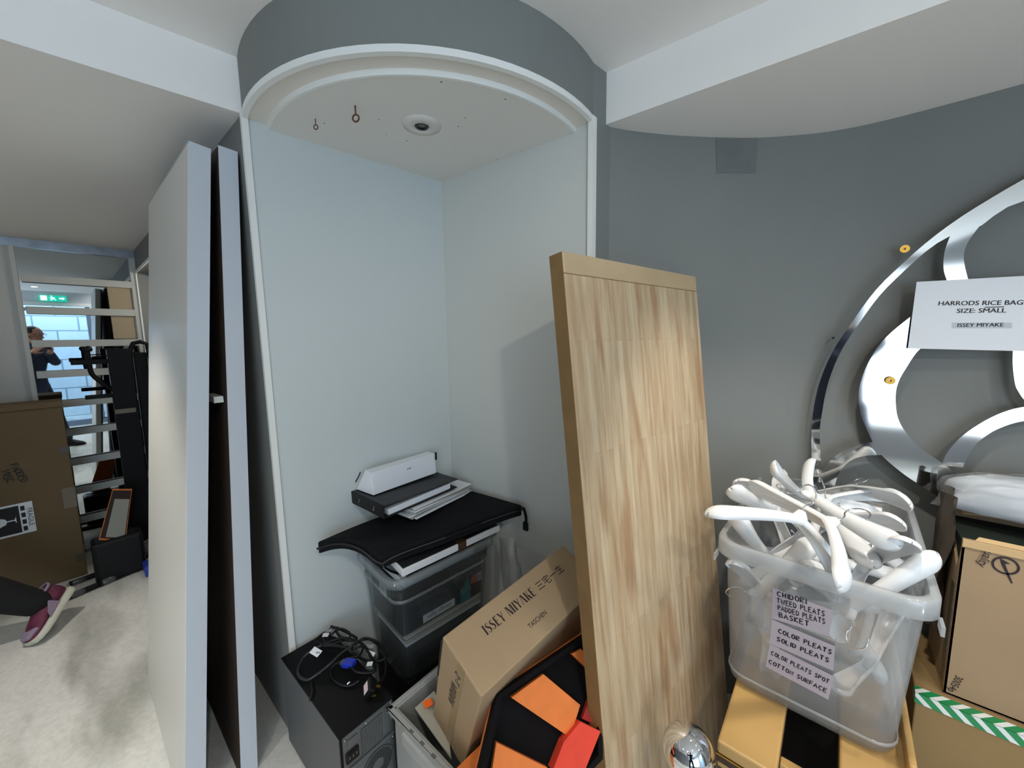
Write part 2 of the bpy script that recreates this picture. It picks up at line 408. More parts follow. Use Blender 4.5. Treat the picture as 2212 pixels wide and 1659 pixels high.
# floor with scuffs and dark wipes
def floor_mat():
    m = bpy.data.materials.new('pale_scuffed_screed'); m.use_nodes = True; nt = m.node_tree; b = nt.nodes['Principled BSDF']
    tc = nt.nodes.new('ShaderNodeTexCoord'); mp = nt.nodes.new('ShaderNodeMapping'); mp.inputs['Rotation'].default_value = (0, 0, .5); mp.inputs['Scale'].default_value = (1.0, 3.2, 1)
    nt.links.new(tc.outputs['Object'], mp.inputs[0])
    n1 = nt.nodes.new('ShaderNodeTexNoise'); n1.inputs['Scale'].default_value = 1.1; n1.inputs['Detail'].default_value = 6; n1.inputs['Distortion'].default_value = .2
    n2 = nt.nodes.new('ShaderNodeTexNoise'); n2.inputs['Scale'].default_value = 55; n2.inputs['Detail'].default_value = 4
    nt.links.new(mp.outputs[0], n1.inputs['Vector']); nt.links.new(tc.outputs['Object'], n2.inputs['Vector'])
    r = nt.nodes.new('ShaderNodeValToRGB'); e = r.color_ramp.elements
    e[0].position = .36; e[0].color = lin('a9a8a1'); e[1].position = .52; e[1].color = lin('dad9d4')
    nt.links.new(n1.outputs['Fac'], r.inputs['Fac'])
    r2 = nt.nodes.new('ShaderNodeValToRGB'); r2.color_ramp.elements[0].position = .35; r2.color_ramp.elements[0].color = lin('d8d8d4'); r2.color_ramp.elements[1].position = .6
    nt.links.new(n2.outputs['Fac'], r2.inputs['Fac'])
    mx = nt.nodes.new('ShaderNodeMix'); mx.data_type = 'RGBA'; mx.blend_type = 'MULTIPLY'; mx.inputs[0].default_value = .35
    nt.links.new(r.outputs[0], mx.inputs[6]); nt.links.new(r2.outputs[0], mx.inputs[7]); nt.links.new(mx.outputs[2], b.inputs['Base Color'])
    b.inputs['Roughness'].default_value = .6
    return m
struct('floor', B().box((-4.4, -2.7, -.12), (5.2, 2.6, 0)), floor_mat())
# ceilings: a raised tray in the middle, low bulkheads left and right
lb = [(-1.432, .43), (-1.49, 0), (-1.62, -1.2), (-1.78, -2.6)]
rb = [(-.632, 1.235), (.1, 1.285), (1.5, 1.36)]
b = B(); b.prism(poly(lb+[(-4.3, -2.6), (-4.3, .5), (-1.432, .5)], ZS), (0, 0, .5)); struct('ceiling_left', b, M['white_paint'])
b = B(); b.prism(poly(rb+[(2.7, 1.36), (2.7, 2.3), (-1.0, 2.3), (-.66, 1.235)], ZS), (0, 0, .5)); struct('ceiling_right', b, M['white_paint'])
b = B(); b.prism(poly([(-2.0, -2.6), (1.4, -2.6), (1.4, 1.6), (-2.0, 1.6)], ZT), (0, 0, .25)); struct('ceiling', b, M['white_paint'])
b = B(); b.box((1.4, -2.6, 2.85), (2.75, 1.6, 3.0)); b.box((1.38, -2.6, ZT+.001), (1.42, 1.6, 2.9)); struct('ceiling_back', b, M['white_paint'])
# left wall with a second white-lined recess
o0, o1, oz0, oz1 = -4.05, -3.0, .1, 2.03
b = B(); b.box((o1, .43, 0), (-1.43, .5, ZS)); b.box((E4-.1, .43, 0), (o0, .5, ZS)); b.box((o0, .43, oz1), (o1, .5, ZS)); b.box((o0, .43, 0), (o1, .5, oz0))
wl = struct('wall_left', b, M['grey_paint'])
b = B(); b.box((o0, .5, oz0), (o1, .98, oz0+.02)); b.box((o0, .5, oz1-.02), (o1, .98, oz1)); b.box((o0, .5, oz0), (o0+.02, .98, oz1)); b.box((o1-.02, .5, oz0), (o1, .98, oz1)); b.box((o0, .98, oz0), (o1, 1.0, oz1))
struct('recess_lining', b, M['niche_white'], wl)
b = B(); b.box((o0-.012, .422, oz1-.004), (o1, .43, oz1+.014)); b.box((o0-.012, .422, oz0), (o0+.004, .43, oz1)); struct('recess_edging', b, M['trim_white'], wl)
# end wall that carries the mirror
b = B(); b.box((E4-.12, -2.7, 0), (E4-.02, 1.1, 2.7)); struct('wall_end', b, mat('light_grey_wall_paint', 'b4b2ac', .7))
b = B(); b.box((E4-.02, -2.6, 0), (E4+.012, -.142, 2.16)); struct('trim_1', b, mat('pale_grey_lining_board', 'bdbbb5', .6))
b = B(); b.box((E4-.02, -2.6, 2.135), (E4+.016, .43, ZS)); struct('trim_2', b, mat('brushed_aluminium_strip', 'b9c0cc', .28, .8, noise=.3, nscale=14, bump=.3, bscale=9))
# rounded corner front above the niche
A0, A1 = arc(ZS), arc(ZS, -.03)
b = B(); b.band(A0, A1, (0, 0, ZT-ZS+.02)); struct('wall_niche_front', b, M['grey_paint'], smooth=False)
# niche: lining, ceiling with its two stepped edges, plinth
b = B(); b.prism([NL+Vector((0, 0, .1)), NC+Vector((0, 0, .1)), NC+Vector((-.02, .02, .1)), NL+Vector((-.002, 0, .1))], (0, 0, ZS-.1)); struct('wall_niche_left', b, mat('daylight_tinted_laminate', 'c8cecd', .42, bump=.02, bscale=200))  # left lining coloured cooler, for the daylight falling on this side
b = B(); b.prism([NC+Vector((0, 0, .1)), NR+Vector((-.012, 0, .1)), NR+Vector((-.012, .02, .1)), NC+Vector((-.02, .02, .1))], (0, 0, ZS-.1)); struct('wall_niche_right', b, M['niche_white'])
def speck_mat():
    m = mat('white_niche_ceiling', 'e3e0da', .7); nt = m.node_tree; bs = nt.nodes['Principled BSDF']
    tc = nt.nodes.new('ShaderNodeTexCoord'); v = nt.nodes.new('ShaderNodeTexVoronoi'); v.inputs['Scale'].default_value = 19
    nt.links.new(tc.outputs['Object'], v.inputs['Vector'])
    lt = nt.nodes.new('ShaderNodeMath'); lt.operation = 'LESS_THAN'; lt.inputs[1].default_value = .055
    nt.links.new(v.outputs['Distance'], lt.inputs[0])
    mx = nt.nodes.new('ShaderNodeMix'); mx.data_type = 'RGBA'; mx.inputs[6].default_value = lin('e3e0da'); mx.inputs[7].default_value = lin('6d6862')
    nt.links.new(lt.outputs[0], mx.inputs[0]); nt.links.new(mx.outputs[2], bs.inputs['Base Color']); return m
inner = arc(ZN, -.0688)
b = B(); b.prism([NC+Vector((0, 0, ZN))]+inner, (0, 0, .1)); nceil = struct('ceiling_niche', b, speck_mat())
b = B(); b.band(arc(ZN+.014, 0), arc(ZN+.014, -.068), (0, 0, .01)); struct('trim_3', b, mat('cream_niche_lip', 'e3ddd3', .6))
b = B(); b.band(arc(ZS-.017, .003), arc(ZS-.017, -.012), (0, 0, .017)); struct('trim_4', b, M['trim_white'])
b = B(); b.band(arc(ZN-.0012, -.062), arc(ZN-.0012, -.07), (0, 0, .02)); struct('trim_5', b, M['trim_white'])
b = B(); b.box((NR.x-.012, NR.y-.012, .1), (NR.x+.006, NR.y+.012, ZS)); b.box((NL.x-.006, NL.y-.006, .1), (NL.x+.008, NL.y+.012, ZS)); struct('trim_6', b, M['trim_white'])
b = B(); b.prism([NC+Vector((-.05, .05, 0))]+arc(0), (0, 0, .1)); struct('niche_plinth', b, mat('dusty_grey_plinth', '8d8c88', .8))
b = B(); b.band(arc(.094, .004), arc(.094, -.006), (0, 0, .010)); struct('trim_7', b, M['trim_white'])
# curved grey wall on the right
inn = [(NR.x, NR.y), (-.632, 1.26), (-.585, 1.335), (-.51, 1.435), (-.44, 1.515), (-.368, 1.59), (-.29, 1.665), (-.2, 1.73), (-.11, 1.785), (-.02, 1.818), (.08, 1.835), (.25, 1.84), (2.7, 1.84)]
def stain_mat():
    m = mat('grey_wall_paint_marked', '7f817e', .75, noise=.07, nscale=2.5, bump=.05, bscale=90); return m
sp = [Vector((x, y, 0)) for x, y in inn]; sp = sp[:2]+spline(sp[1:-1], 4)+sp[-1:]
b = B(); b.prism(sp+[Vector((2.7, 2.1, 0)), Vector((-.7, 2.1, 0)), Vector((-.9, 1.19, 0)), Vector((NR.x, 1.19, 0))], (0, 0, ZT+.02)); wr = struct('wall_right', b, stain_mat())
# patched, darker paint at the top of the curved wall
pm = mat('dark_damp_patch', '747675', .8, noise=.12, nscale=14)
q = []
for k in range(6):
    u = 1550+k*15
    q.append(u)
def on_right(u, v):
    """view ray against the curved wall"""
    d = pray(u, v); best = None
    for i in range(len(sp)-1):
        p, r = sp[i], sp[i+1]; n = Vector((-(r-p).y, (r-p).x, 0)); den = d.dot(n)
        if abs(den) < 1e-9: continue
        t = (p-Vector((0, 0, CAMZ))).dot(n)/den; x = Vector((0, 0, CAMZ))+d*t
        s = (x-p).dot(r-p)/max((r-p).length_squared, 1e-12)
        if t > 0 and -.01 <= s <= 1.01 and (best is None or t < best[0]): best = (t, x, n.normalized())
    return best[1], best[2]
top, bot = [], []
for k in range(7):
    p, n = on_right(1546+k*15, 299); nn = -n if n.dot(p-Vector((0, 0, CAMZ))) > 0 else n
    top.append(p+nn*.0015); p2, _ = on_right(1548+k*14, 374); bot.append(p2+nn*.0015)
b = B(); b.band(top, bot, (.0003, .0003, 0)); struct('damp_patch', b, pm, wr)
# unseen sides of the shop: front wall and the wall with the glass door
struct('wall_front', B().box((-4.3, -2.75, 0), (.9, -2.6, 3.0)).box((2.6, -2.75, 0), (2.7, -2.6, 3.0)).box((.9, -2.75, 0), (2.6, -2.6, .38)).box((.9, -2.75, 2.22), (2.6, -2.6, 3.0)), mat('mid_grey_shop_paint', '8f8f91', .7))
struct('fill_lamp_frame', B().box((.9, -2.7, .38), (.95, -2.58, 2.22)).box((2.55, -2.7, .38), (2.6, -2.58, 2.22)).box((.9, -2.7, .36), (2.6, -2.58, .40)).box((.9, -2.7, 2.2), (2.6, -2.58, 2.24)), M['trim_white'])  # unseen frame added around the front fill lamp
D0, D1, DZ, AX = -.38, .47, 2.2, 2.6
b = B()
b.box((AX, -.62, 0), (AX+.1, D0-.06, 3.0)); b.box((AX, D1+.06, 0), (AX+.1, 2.1, 3.0)); b.box((AX, D0-.06, DZ+.06), (AX+.1, D1+.06, 3.0))
b.box((AX, -2.7, 0), (AX+.1, -2.35, 3.0)); b.box((AX, -2.35, 0), (AX+.1, -.62, .3)); b.box((AX, -2.35, 2.3), (AX+.1, -.62, 3.0))
struct('wall_back', b, mat('shop_wall_paint', 'c9cbd0', .7))
# glass door leaf: white frame, closer rail, pane
b = B(); b.box((AX-.01, D0-.06, 0), (AX+.11, D0, DZ+.06)); b.box((AX-.01, D1, 0), (AX+.11, D1+.06, DZ+.06)); b.box((AX-.01, D0-.06, DZ), (AX+.11, D1+.06, DZ+.06))
dr = struct('door_1', b, M['trim_white'])
glass = clear_mat('door_glass', 'eaf4fa', 'ffffff', .02, .02, .1)
struct('door_leaf', B().box((AX+.05, D0, .08), (AX+.056, D1, DZ)), glass, dr)
b = B(); b.box((AX+.03, D0, 0), (AX+.08, D1, .10)); b.box((AX+.03, D1-.09, .08), (AX+.08, D1-.03, DZ)); struct('door_rail', b, mat('grey_blue_door_metal', '7d8fa8', .5), dr)
struct('door_closer', B().box((AX-.05, D0+.04, DZ-.10), (AX+.01, D1-.28, DZ-.04)), mat('grey_closer', '98a3b4', .4, .5), dr)
# shop window beside the door
wf = struct('window_1', B().box((AX-.01, -2.35, .3), (AX+.11, -2.30, 2.3)).box((AX-.01, -.67, .3), (AX+.11, -.62, 2.3)).box((AX-.01, -2.3, .3), (AX+.11, -.67, .35)).box((AX-.01, -2.3, 2.25), (AX+.11, -.67, 2.3)), M['trim_white'])
struct('window_pane', B().box((AX+.05, -2.3, .35), (AX+.056, -.67, 2.25)), glass, wf)
# white painted brick across the passage outside
def brick_mat():
    m = bpy.data.materials.new('white_painted_brick'); m.use_nodes = True; nt = m.node_tree; bs = nt.nodes['Principled BSDF']
    tc = nt.nodes.new('ShaderNodeTexCoord'); sx = nt.nodes.new('ShaderNodeSeparateXYZ'); cb = nt.nodes.new('ShaderNodeCombineXYZ')
    nt.links.new(tc.outputs['Object'], sx.inputs[0]); nt.links.new(sx.outputs['Y'], cb.inputs['X']); nt.links.new(sx.outputs['Z'], cb.inputs['Y'])
    br = nt.nodes.new('ShaderNodeTexBrick'); br.inputs['Scale'].default_value = 1; br.inputs['Brick Width'].default_value = .62; br.inputs['Row Height'].default_value = .3; br.inputs['Mortar Size'].default_value = .012
    br.inputs['Color1'].default_value = lin('eef3f5'); br.inputs['Color2'].default_value = lin('e6edf0'); br.inputs['Mortar'].default_value = lin('8fa0a8')
    nt.links.new(cb.outputs[0], br.inputs['Vector']); nt.links.new(br.outputs['Color'], bs.inputs['Base Color']); bs.inputs['Roughness'].default_value = .8; return m
struct('wall_outside', B().box((4.2, -3.2, 0), (4.3, 3.2, 3.4)), brick_mat())
# emergency exit sign over the door: green lit box, white running figure, arrow and doorway
sg = thing('exit_sign', 'green lit emergency exit sign over the glass door, seen in the mirror', 'sign', (AX-.06, .02, 2.29))
mk('sign_box', B().box((AX-.07, -.15, 2.28), (AX-.01, .17, 2.38)), emit_mat('green_sign_light', '12c8a8', 1.0), sg)
b = B(); b.box((AX-.074, -.13, 2.29), (AX-.0705, -.06, 2.37)); b.tube([(AX-.073, .0, 2.35), (AX-.073, .01, 2.325), (AX-.073, -.02, 2.295)], .006, 6); b.tube([(AX-.073, .01, 2.325), (AX-.073, .04, 2.30)], .006, 6)
b.tube([(AX-.073, -.03, 2.335), (AX-.073, .035, 2.34)], .005, 6); b.sphere((AX-.073, -.005, 2.366), .009, 8, 6); 
mk('sign_symbol', b, emit_mat('white_sign_light', 'ffffff', 1.6), sg)
b = B(); b.prism([Vector((AX-.0705, .08, 2.32)), Vector((AX-.0705, .12, 2.32)), Vector((AX-.0705, .12, 2.305)), Vector((AX-.0705, .15, 2.33)), Vector((AX-.0705, .12, 2.355)), Vector((AX-.0705, .12, 2.34)), Vector((AX-.0705, .08, 2.34))], (-.003, 0, 0))
mk('sign_arrow', b, emit_mat('white_sign_arrow', 'ffffff', 1.6), sg)
# grey curtain beside the door
b = B(); cw = [Vector((AX-.06-.03*math.sin(k*1.1), .6+k*.018, .05)) for k in range(22)]
b.loops([cw, [p+Vector((0, 0, 2.55)) for p in cw]], False, False, closed=False)
tag(mk('curtain', b, mat('grey_curtain', '8b8d94', .9), solid=.004), 'grey full-length curtain beside the glass door, seen in the mirror', 'curtain')
# daylight from the passage and shop window, plus an added front fill
lamp('passage_daylight', 'AREA', (3.1, .0, 3.6), 270, COOL, (4.0, 0, 1.2), 1.2, 3.0)
lamp('shop_window_daylight', 'AREA', (AX+.03, -1.48, 1.3), 35, COOL, (0, -.3, 1.75), 1.5, 1.8)
lamp('front_fill_light', 'AREA', (1.75, -2.57, 1.3), 22, (.86, .94, 1.0), (.4, 0, 1.7), 1.6, 1.8)  # soft fill added behind the camera to brighten the right side
# recessed ceiling fittings over the room
gm = emit_mat('lamp_glow', 'fff4e2', 14)
for i, (p, t, e, s) in enumerate(SPOTS):
    f = thing('ceiling_downlight', ['round recessed ceiling lamp above the floor by the carton', 'round recessed ceiling lamp above the hanger tub', 'round recessed ceiling lamp facing the niche',
        'round recessed ceiling lamp near the grey curved wall', 'round recessed ceiling lamp behind the photographer', 'round recessed ceiling lamp nearest the shop window', 'round recessed ceiling lamp in front of the white panels'][i], 'ceiling lamp', p, group='ceiling downlights')
    z = (ZS if p[0] < -1.6 else ZT)
    mk('ring', B().lathe([(.036, z-.004), (.052, z-.004), (.052, z), (.036, z)], 24, Matrix.Translation((p[0], p[1], 0)), cap=False), M['trim_white'], f)
    mk('lens', B().lathe([(.001, z-.002), (.034, z-.002), (.034, z+.001), (.001, z+.001)], 20, Matrix.Translation((p[0], p[1], 0))), gm, f)

# ---------------------------------------------------------------- fittings on the niche ceiling
p = pz(911, 271, ZN)
f = thing('recessed_spotlight', 'round white recessed spotlight, unlit, in the niche ceiling', 'ceiling lamp', p)
T = Matrix.Translation(p)
mk('ring', B().lathe([(.022, -.002), (.026, -.007), (.044, -.005), (.06, -.001), (.06, .002), (.022, .002)], 36, T, cap=False), mat('cream_fitting', 'd9d6d0', .6), f, smooth=True)
mk('lens', B().lathe([(.001, -.001), (.013, -.001), (.013, .002), (.001, .002)], 20, T), mat('grey_lens', '55585a', .1), f)
mk('bezel', B().lathe([(.0135, -.004), (.019, -.006), (.021, -.002), (.0135, -.001)], 28, T, cap=False), mat('black_bezel_line', '2a2c2e', .4), f)
for u, v, s, la in ((767, 228, 1.0, 'larger rusty screw eye in the niche ceiling, nearer the lip'), (681, 257, .68, 'smaller rusty screw eye in the niche ceiling, nearer the left wall')):
    p = pz(u, v, ZN); r = .0095*s
    b = B(); b.tube([p+Vector((0, 0, .004)), p-Vector((0, 0, .024*s))], .0022*s, 8)
    c = p-Vector((0, 0, .024*s+r)); ax = Vector((.83, .55, 0))
    b.tube([c+ax*r*math.cos(t*PI/10)+Vector((0, 0, r*math.sin(t*PI/10))) for t in range(20)], .0024*s, 8, closed=True)
    tag(mk('screw_eye', b, mat('rusty_iron', '6b4a38', .6, .5), smooth=True), la, 'hook', 'screw eyes in the niche ceiling')

# ================================================================ mirror with rails at the far end
mz = thing('mirror', 'tall wall mirror behind white rails at the left end of the room', 'mirror', (E4, .13, 0))
mk('mirror_glass', B().box((E4-.018, -.142, .02), (E4, .43, 2.14)), M['mirror'], mz)
b = B(); b.box((E4, .395, 0), (E4+.03, .428, 2.135)); b.box((E4, -.15, 0), (E4+.03, -.128, 2.135)); mk('side_frame', b, M['rail_white'], mz)
for i, z in enumerate((1.937, 1.732, 1.512, 1.305, 1.097, .893, .68, .472, .255)):
    mk('rail', B().box((E4+.012, -.118, z-.024), (E4+.034, .394, z+.024)), M['rail_white'], mz, bevel=.002)
t = thing('padded_block', 'tan rounded upholstered block between the mirror rails, beside the recess', 'pad', (E4+.005, .33, 1.56))
mk('pad', B().box((E4+.001, .265, 1.54), (E4+.011, .392, 1.915)), mat('tan_upholstery', 'a8967c', .8), t, bevel=.004)

lamp('recess_lamp', 'POINT', (-3.5, .74, 1.95), 5, (1, .92, .8), size=.05)
for x_, y_ in ((1.75, -.9), (2.2, .7)): lamp('shop_fill_beam', 'SPOT', (x_, y_, 2.84), 60, NEUT, (x_-.2, y_, 0), .04, spot=115, blend=.6)  # extra spots without fittings, added as fill for the back of the shop

# ================================================================ far left: carton, stand, bars
# large carton, slightly turned, with a fragile label
cx = Vector((-3.682, -.028, 0)); cd = Vector((.004, -1, 0)).normalized(); ci = Vector((-cd.y, cd.x, 0)); ci = ci if ci.x < 0 else -ci
R = Matrix((cd, -ci, Vector((0, 0, 1)))).transposed()      # local x along the front, -y into the carton
bx = thing('cardboard_box', 'large brown carton with a fragile label standing in front of the mirror', 'box', cx, R)
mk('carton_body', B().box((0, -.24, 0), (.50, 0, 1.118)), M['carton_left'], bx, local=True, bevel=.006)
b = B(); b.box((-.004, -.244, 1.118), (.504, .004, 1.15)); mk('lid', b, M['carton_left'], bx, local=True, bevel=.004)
b = B()
btp = mat('dull_brown_tape', '4a4230', .4)
for z0 in (.10, .82): mk('brown_tape', B().box((-.0015, -.02, z0), (.04, .0015, z0+.05)), btp, bx, local=True)
b = B(); b.box((-.0015, -.03, .47), (.055, .0017, .60)); mk('clear_tape', b, M['tape_clear'], bx, local=True)
def bfr(o, up=(0, 0, 1)): # writing frame on the front face (x runs to the viewer's right = -local x)
    return PM[bx.name] @ Matrix(((-1, 0, 0, o[0]), (0, 0, 1, .002), (0, 1, 0, o[1]), (0, 0, 0, 1)))
b = B(); b.box((.175, .001, .375), (.44, .002, .565)); lab = mk('fragile_label', b, M['paper'], bx, local=True, label='white label with a black wine glass square')
def on_front(b2, x0, z0, x1, z1, y=.0025): return b2.box((x0, y-.0005, z0), (x1, y, z1))
b = B(); on_front(b, .228, .387, .43, .553); mk('label_square', b, M['ink'], bx, local=True)
F = PM[bx.name] @ Matrix(((0, -.8, 0, .305), (0, 0, 1, .0032), (-.8, 0, 0, .47), (0, 0, 0, 1)))
b = B()
gl = [(-.03, .04), (-.036, .0), (-.02, -.03), (-.004, -.035), (-.004, -.07), (-.025, -.078), (.025, -.078), (.004, -.07), (.004, -.035), (.02, -.03), (.036, 0), (.03, .04)]
b.prism([F @ Vector((x, -y, 0)) for x, y in gl], (F.to_3x3() @ Vector((0, 0, 1)))*.0005); mk('glass_symbol', b, M['paper'], bx)
b = B()
F2 = PM[bx.name] @ Matrix(((0, -1, 0, .19), (0, 0, 1, .0028), (-1, 0, 0, .48), (0, 0, 0, 1)))
for z in range(4): on_front(b, .206, .392+z*.042, .222, .42+z*.042, .0028)
tb = text_builder('FRAGILE', .030, PM[bx.name] @ Matrix(((0, -1, 0, .190), (0, 0, 1, .0026), (-1, 0, 0, .47), (0, 0, 0, 1)))); b.add(tb.v, []); 
inv = PM[bx.name].inverted(); n0 = len(b.v)-len(tb.v)
for i in range(n0, len(b.v)): b.v[i] = inv @ b.v[i]
b.f += [tuple(k+n0 for k in f) for f in tb.f]
mk('label_print', b, M['ink'], bx, local=True)
b = B(); Fh = PM[bx.name] @ (Matrix(((0, -1, 0, .235), (0, 0, 1, .002), (-1, 0, 0, .78), (0, 0, 0, 1))) @ Matrix.Rotation(.25, 4, 'Z'))
pen(b, 'PADDED', Fh, .030, .005, -.02, .01, jit=.10, adv=.72); pen(b, 'MISC', Fh, .030, .005, -.0, -.035, jit=.10, adv=.72); mk('handwriting', b, M['ink'], bx)
b = B(); Q = [(.495, .23), (.40, .25), (.365, .03)]
for (x0, z0), (x1, z1) in zip(Q, Q[1:]):
    d = Vector((x1-x0, 0, z1-z0)).normalized()*.006; nrm = Vector((-d.z, 0, d.x))
    b.prism([Vector((x0, .001, z0))+nrm*.5, Vector((x1, .001, z1))+nrm*.5, Vector((x1, .001, z1))-nrm*.5, Vector((x0, .001, z0))-nrm*.5], (0, .001, 0))
mk('chalk_line', b, M['grey_card'], bx, local=True)

# folded black stand: columns, pegs, curved arm with a knob, loop handle
a = -3.75
st = thing('folding_stand', 'folded black metal stand with pegs and a curved knobbed arm by the mirror', 'stand', (a, .26, 0))
b = B(); b.box((a-.05, .200, .03), (a+.03, .318, 1.47)); mk('column', b, M['black_metal'], st, bevel=.006)
b = B(); b.box((a-.09, .330, .03), (a-.02, .40, 1.44)); mk('column', b, M['black_metal'], st, bevel=.006)
b = B(); b.tube([(a, .31, 1.22), (a, .31, 1.38), (a, .315, 1.46), (a, .335, 1.505), (a, .37, 1.515), (a, .405, 1.5), (a, .412, 1.4), (a, .412, .2)], .014, 10); mk('loop_handle', b, M['black_metal'], st, smooth=True)
b = B(); b.box((a-.015, .035, 1.372), (a+.015, .21, 1.402)); mk('peg', b, M['black_metal'], st, bevel=.003)
b = B(); b.box((a-.012, .075, 1.143), (a+.012, .21, 1.170)); mk('peg', b, M['black_metal'], st, bevel=.003)
b = B(); b.tube([(a, .13, 1.42), (a, .21, 1.425)], .005, 6); mk('peg', b, M['black_metal'], st)
b = B(); b.tube(spline([(a, .115, 1.46), (a, .115, 1.38), (a, .118, 1.32), (a, .135, 1.28), (a, .17, 1.235), (a, .21, 1.19)], 5), .013, 10); arm = mk('curved_arm', b, M['black_metal'], st, smooth=True)
b = B(); b.lathe([(.012, -.018), (.021, -.012), (.023, 0), (.021, .014), (.012, .02)], 18, Matrix.Translation((a, .117, 1.47)) @ Matrix.Rotation(.4, 4, 'X')); mk('knob', b, M['black_plastic'], arm, smooth=True)
b = B(); b.box((a-.06, .2, 1.03), (a+.035, .302, 1.06)); mk('tape_band', b, mat('dusty_tape', '6d665a', .7), st)
b = B(); b.box((a-.12, .19, .02), (a+.035, .41, .05)); b.box((a-.12, .19, 0), (a-.08, .22, .021)); b.box((a, .19, 0), (a+.035, .22, .021)); b.box((a, .38, 0), (a+.035, .41, .021)); b.box((a-.12, .38, 0), (a-.08, .41, .021)); mk('base', b, M['black_metal'], st, bevel=.003)

# black case at the foot of the stand
b = B(); b.box((-3.585, .0, 0), (-3.44, .235, .268)); tag(mk('black_case', b, M['black_plastic'], bevel=.02), 'low black case on the floor under the orange-bordered card', 'case')
# orange-edged white sheet above the case
P00, P10, P11, P01 = pa(213, 1166, -3.475), pa(271, 1168, -3.475), pa(285, 1056, -3.535), pa(243, 1056, -3.535)
ex = (P10-P00); ey = (P01-P00); nn = ex.cross(ey).normalized(); nn = nn if nn.x > 0 else -nn
def sheet(u0, v0, u1, v1, off, th):
    f = lambda u, v: (P00*(1-u)+P10*u)*(1-v)+(P01*(1-u)+P11*u)*v+nn*off
    return [f(u0, v0), f(u1, v0), f(u1, v1), f(u0, v1)], nn*th
sh = thing('framed_card', 'small white card with an orange border leaning on the black stand over the black case', 'sign', (P00+P10)/2)
b = B(); b.prism(*sheet(0, 0, 1, 1, 0, .006)); mk('backing', b, M['orange'], sh)
b = B(); b.prism(*sheet(.03, .03, .97, .97, .0065, .001)); mk('dark_band', b, mat('dark_brown_print', '2a140c', .7), sh)
b = B(); b.prism(*sheet(.22, .06, .93, .80, .008, .001)); mk('white_panel', b, M['grey_card'], sh)
# long black bars lying along the floor, ends in clear wrap
for k, (p, q, r, la) in enumerate((((330, 1196), (150, 1262), .016, 'black bar on the floor nearest the large carton'),
                                  ((335, 1212), (215, 1262), .018, 'middle black bar lying on the floor by the white panel'),
                                  ((215, 1262), (146, 1291), .017, 'short black bar end on the floor beside the sneaker'))):
    A, Z = pz(*p, r), pz(*q, r)
    f = thing('black_bar', la, 'bar', (A+Z)/2-Vector((0, 0, r)), group='black bars on the floor')
    b = B(); b.tube([A+(Z-A)*(i/8)+Vector((0, 0, 0)) for i in range(9)], r, 10); mk('bar', b, M['black_plastic'], f, smooth=True)
    b = B(); d = (Z-A).normalized()
    b.tube([Z-d*.07, Z-d*.05, Z-d*.02, Z+d*.012], [r*1.02, r*1.2, r*1.15, r*.5], 10); mk('wrap_end', b, M['bagfilm'], f, smooth=True)
p = pz(318, 1238, .03)
b = B(); b.box((p.x-.12, p.y-.01, 0), (p.x, p.y+.14, .07)); tag(mk('blue_tray', b, M['blue_plastic'], bevel=.01), 'blue plastic tray just behind the white panel on the floor', 'tray')
p = pz(312, 1180, .12)
b = B(); b.sphere(p+Vector((0, .03, 0)), .05, 14, 9, (1, 1.2, .8))
for i, q in enumerate(b.v): b.v[i] = q+Vector((random.uniform(-.008, .008), random.uniform(-.008, .008), random.uniform(-.006, .006)))
tag(mk('crumpled_bag', b, M['bagfilm']), 'crumpled clear bag behind the white panel', 'bag')

# ================================================================ two tall white panels leaning on the left wall
def panel(name, label, x0, x1, yb, yt, h, th, raw_front=False):
    """leans from foot yb to top yt; front face towards -y"""
    d = Vector((0, yt-yb, h)); L = d.length; z = d.normalized(); y = Vector((1, 0, 0)).cross(z)*-1
    R = Matrix((Vector((1, 0, 0)), y if y.y > 0 else -y, z)).transposed()
    t = thing(name, label, 'panel', (x0, yb, .004), R, group='white panels leaning on the left wall')
    w = x1-x0
    b = B(); rr = .022
    pro = [Vector((0, 0, 0)), Vector((w, 0, 0)), Vector((w, 0, L)), Vector((0, 0, L))]
    b.box((0, 0, 0), (w, th-.012, L)); mk('face_board', b, M['panel_core'] if raw_front else M['panel_white'], t, local=True, bevel=.006, seg=3)
    b = B(); b.box((.004, th-.012, .004), (w-.003, th, L-.004)); mk('back_board', b, M['panel_core'], t, local=True)
    b = B(); b.box((w-.0005, .001, .004), (w+.0015, th+.0005, L+.0005)); b.box((0, 0, L-.0004), (w, th, L+.0008)); mk('edge_band', b, M['edging'] if 'edging' in M else M.setdefault('edging', mat('daylight_tinted_edging', 'c3c9d1', .45)), t, local=True)  # edge colour carries the bluish daylight that falls on these edges
    return t
p1 = panel('white_panel', 'front tall white panel, its broad face turned to the carton', -2.235, -1.472, .105, .300, 2.075, .052)
p2 = panel('white_panel', 'rear tall white panel, only its narrow edge showing beside the niche', -2.2, -1.478, .256, .372, 2.09, .050, True)
b = B(); b.box((-1.62, .30, 1.31), (-1.50, .325, 1.33)); mk('spacer_block', b, M['panel_white'], p2)

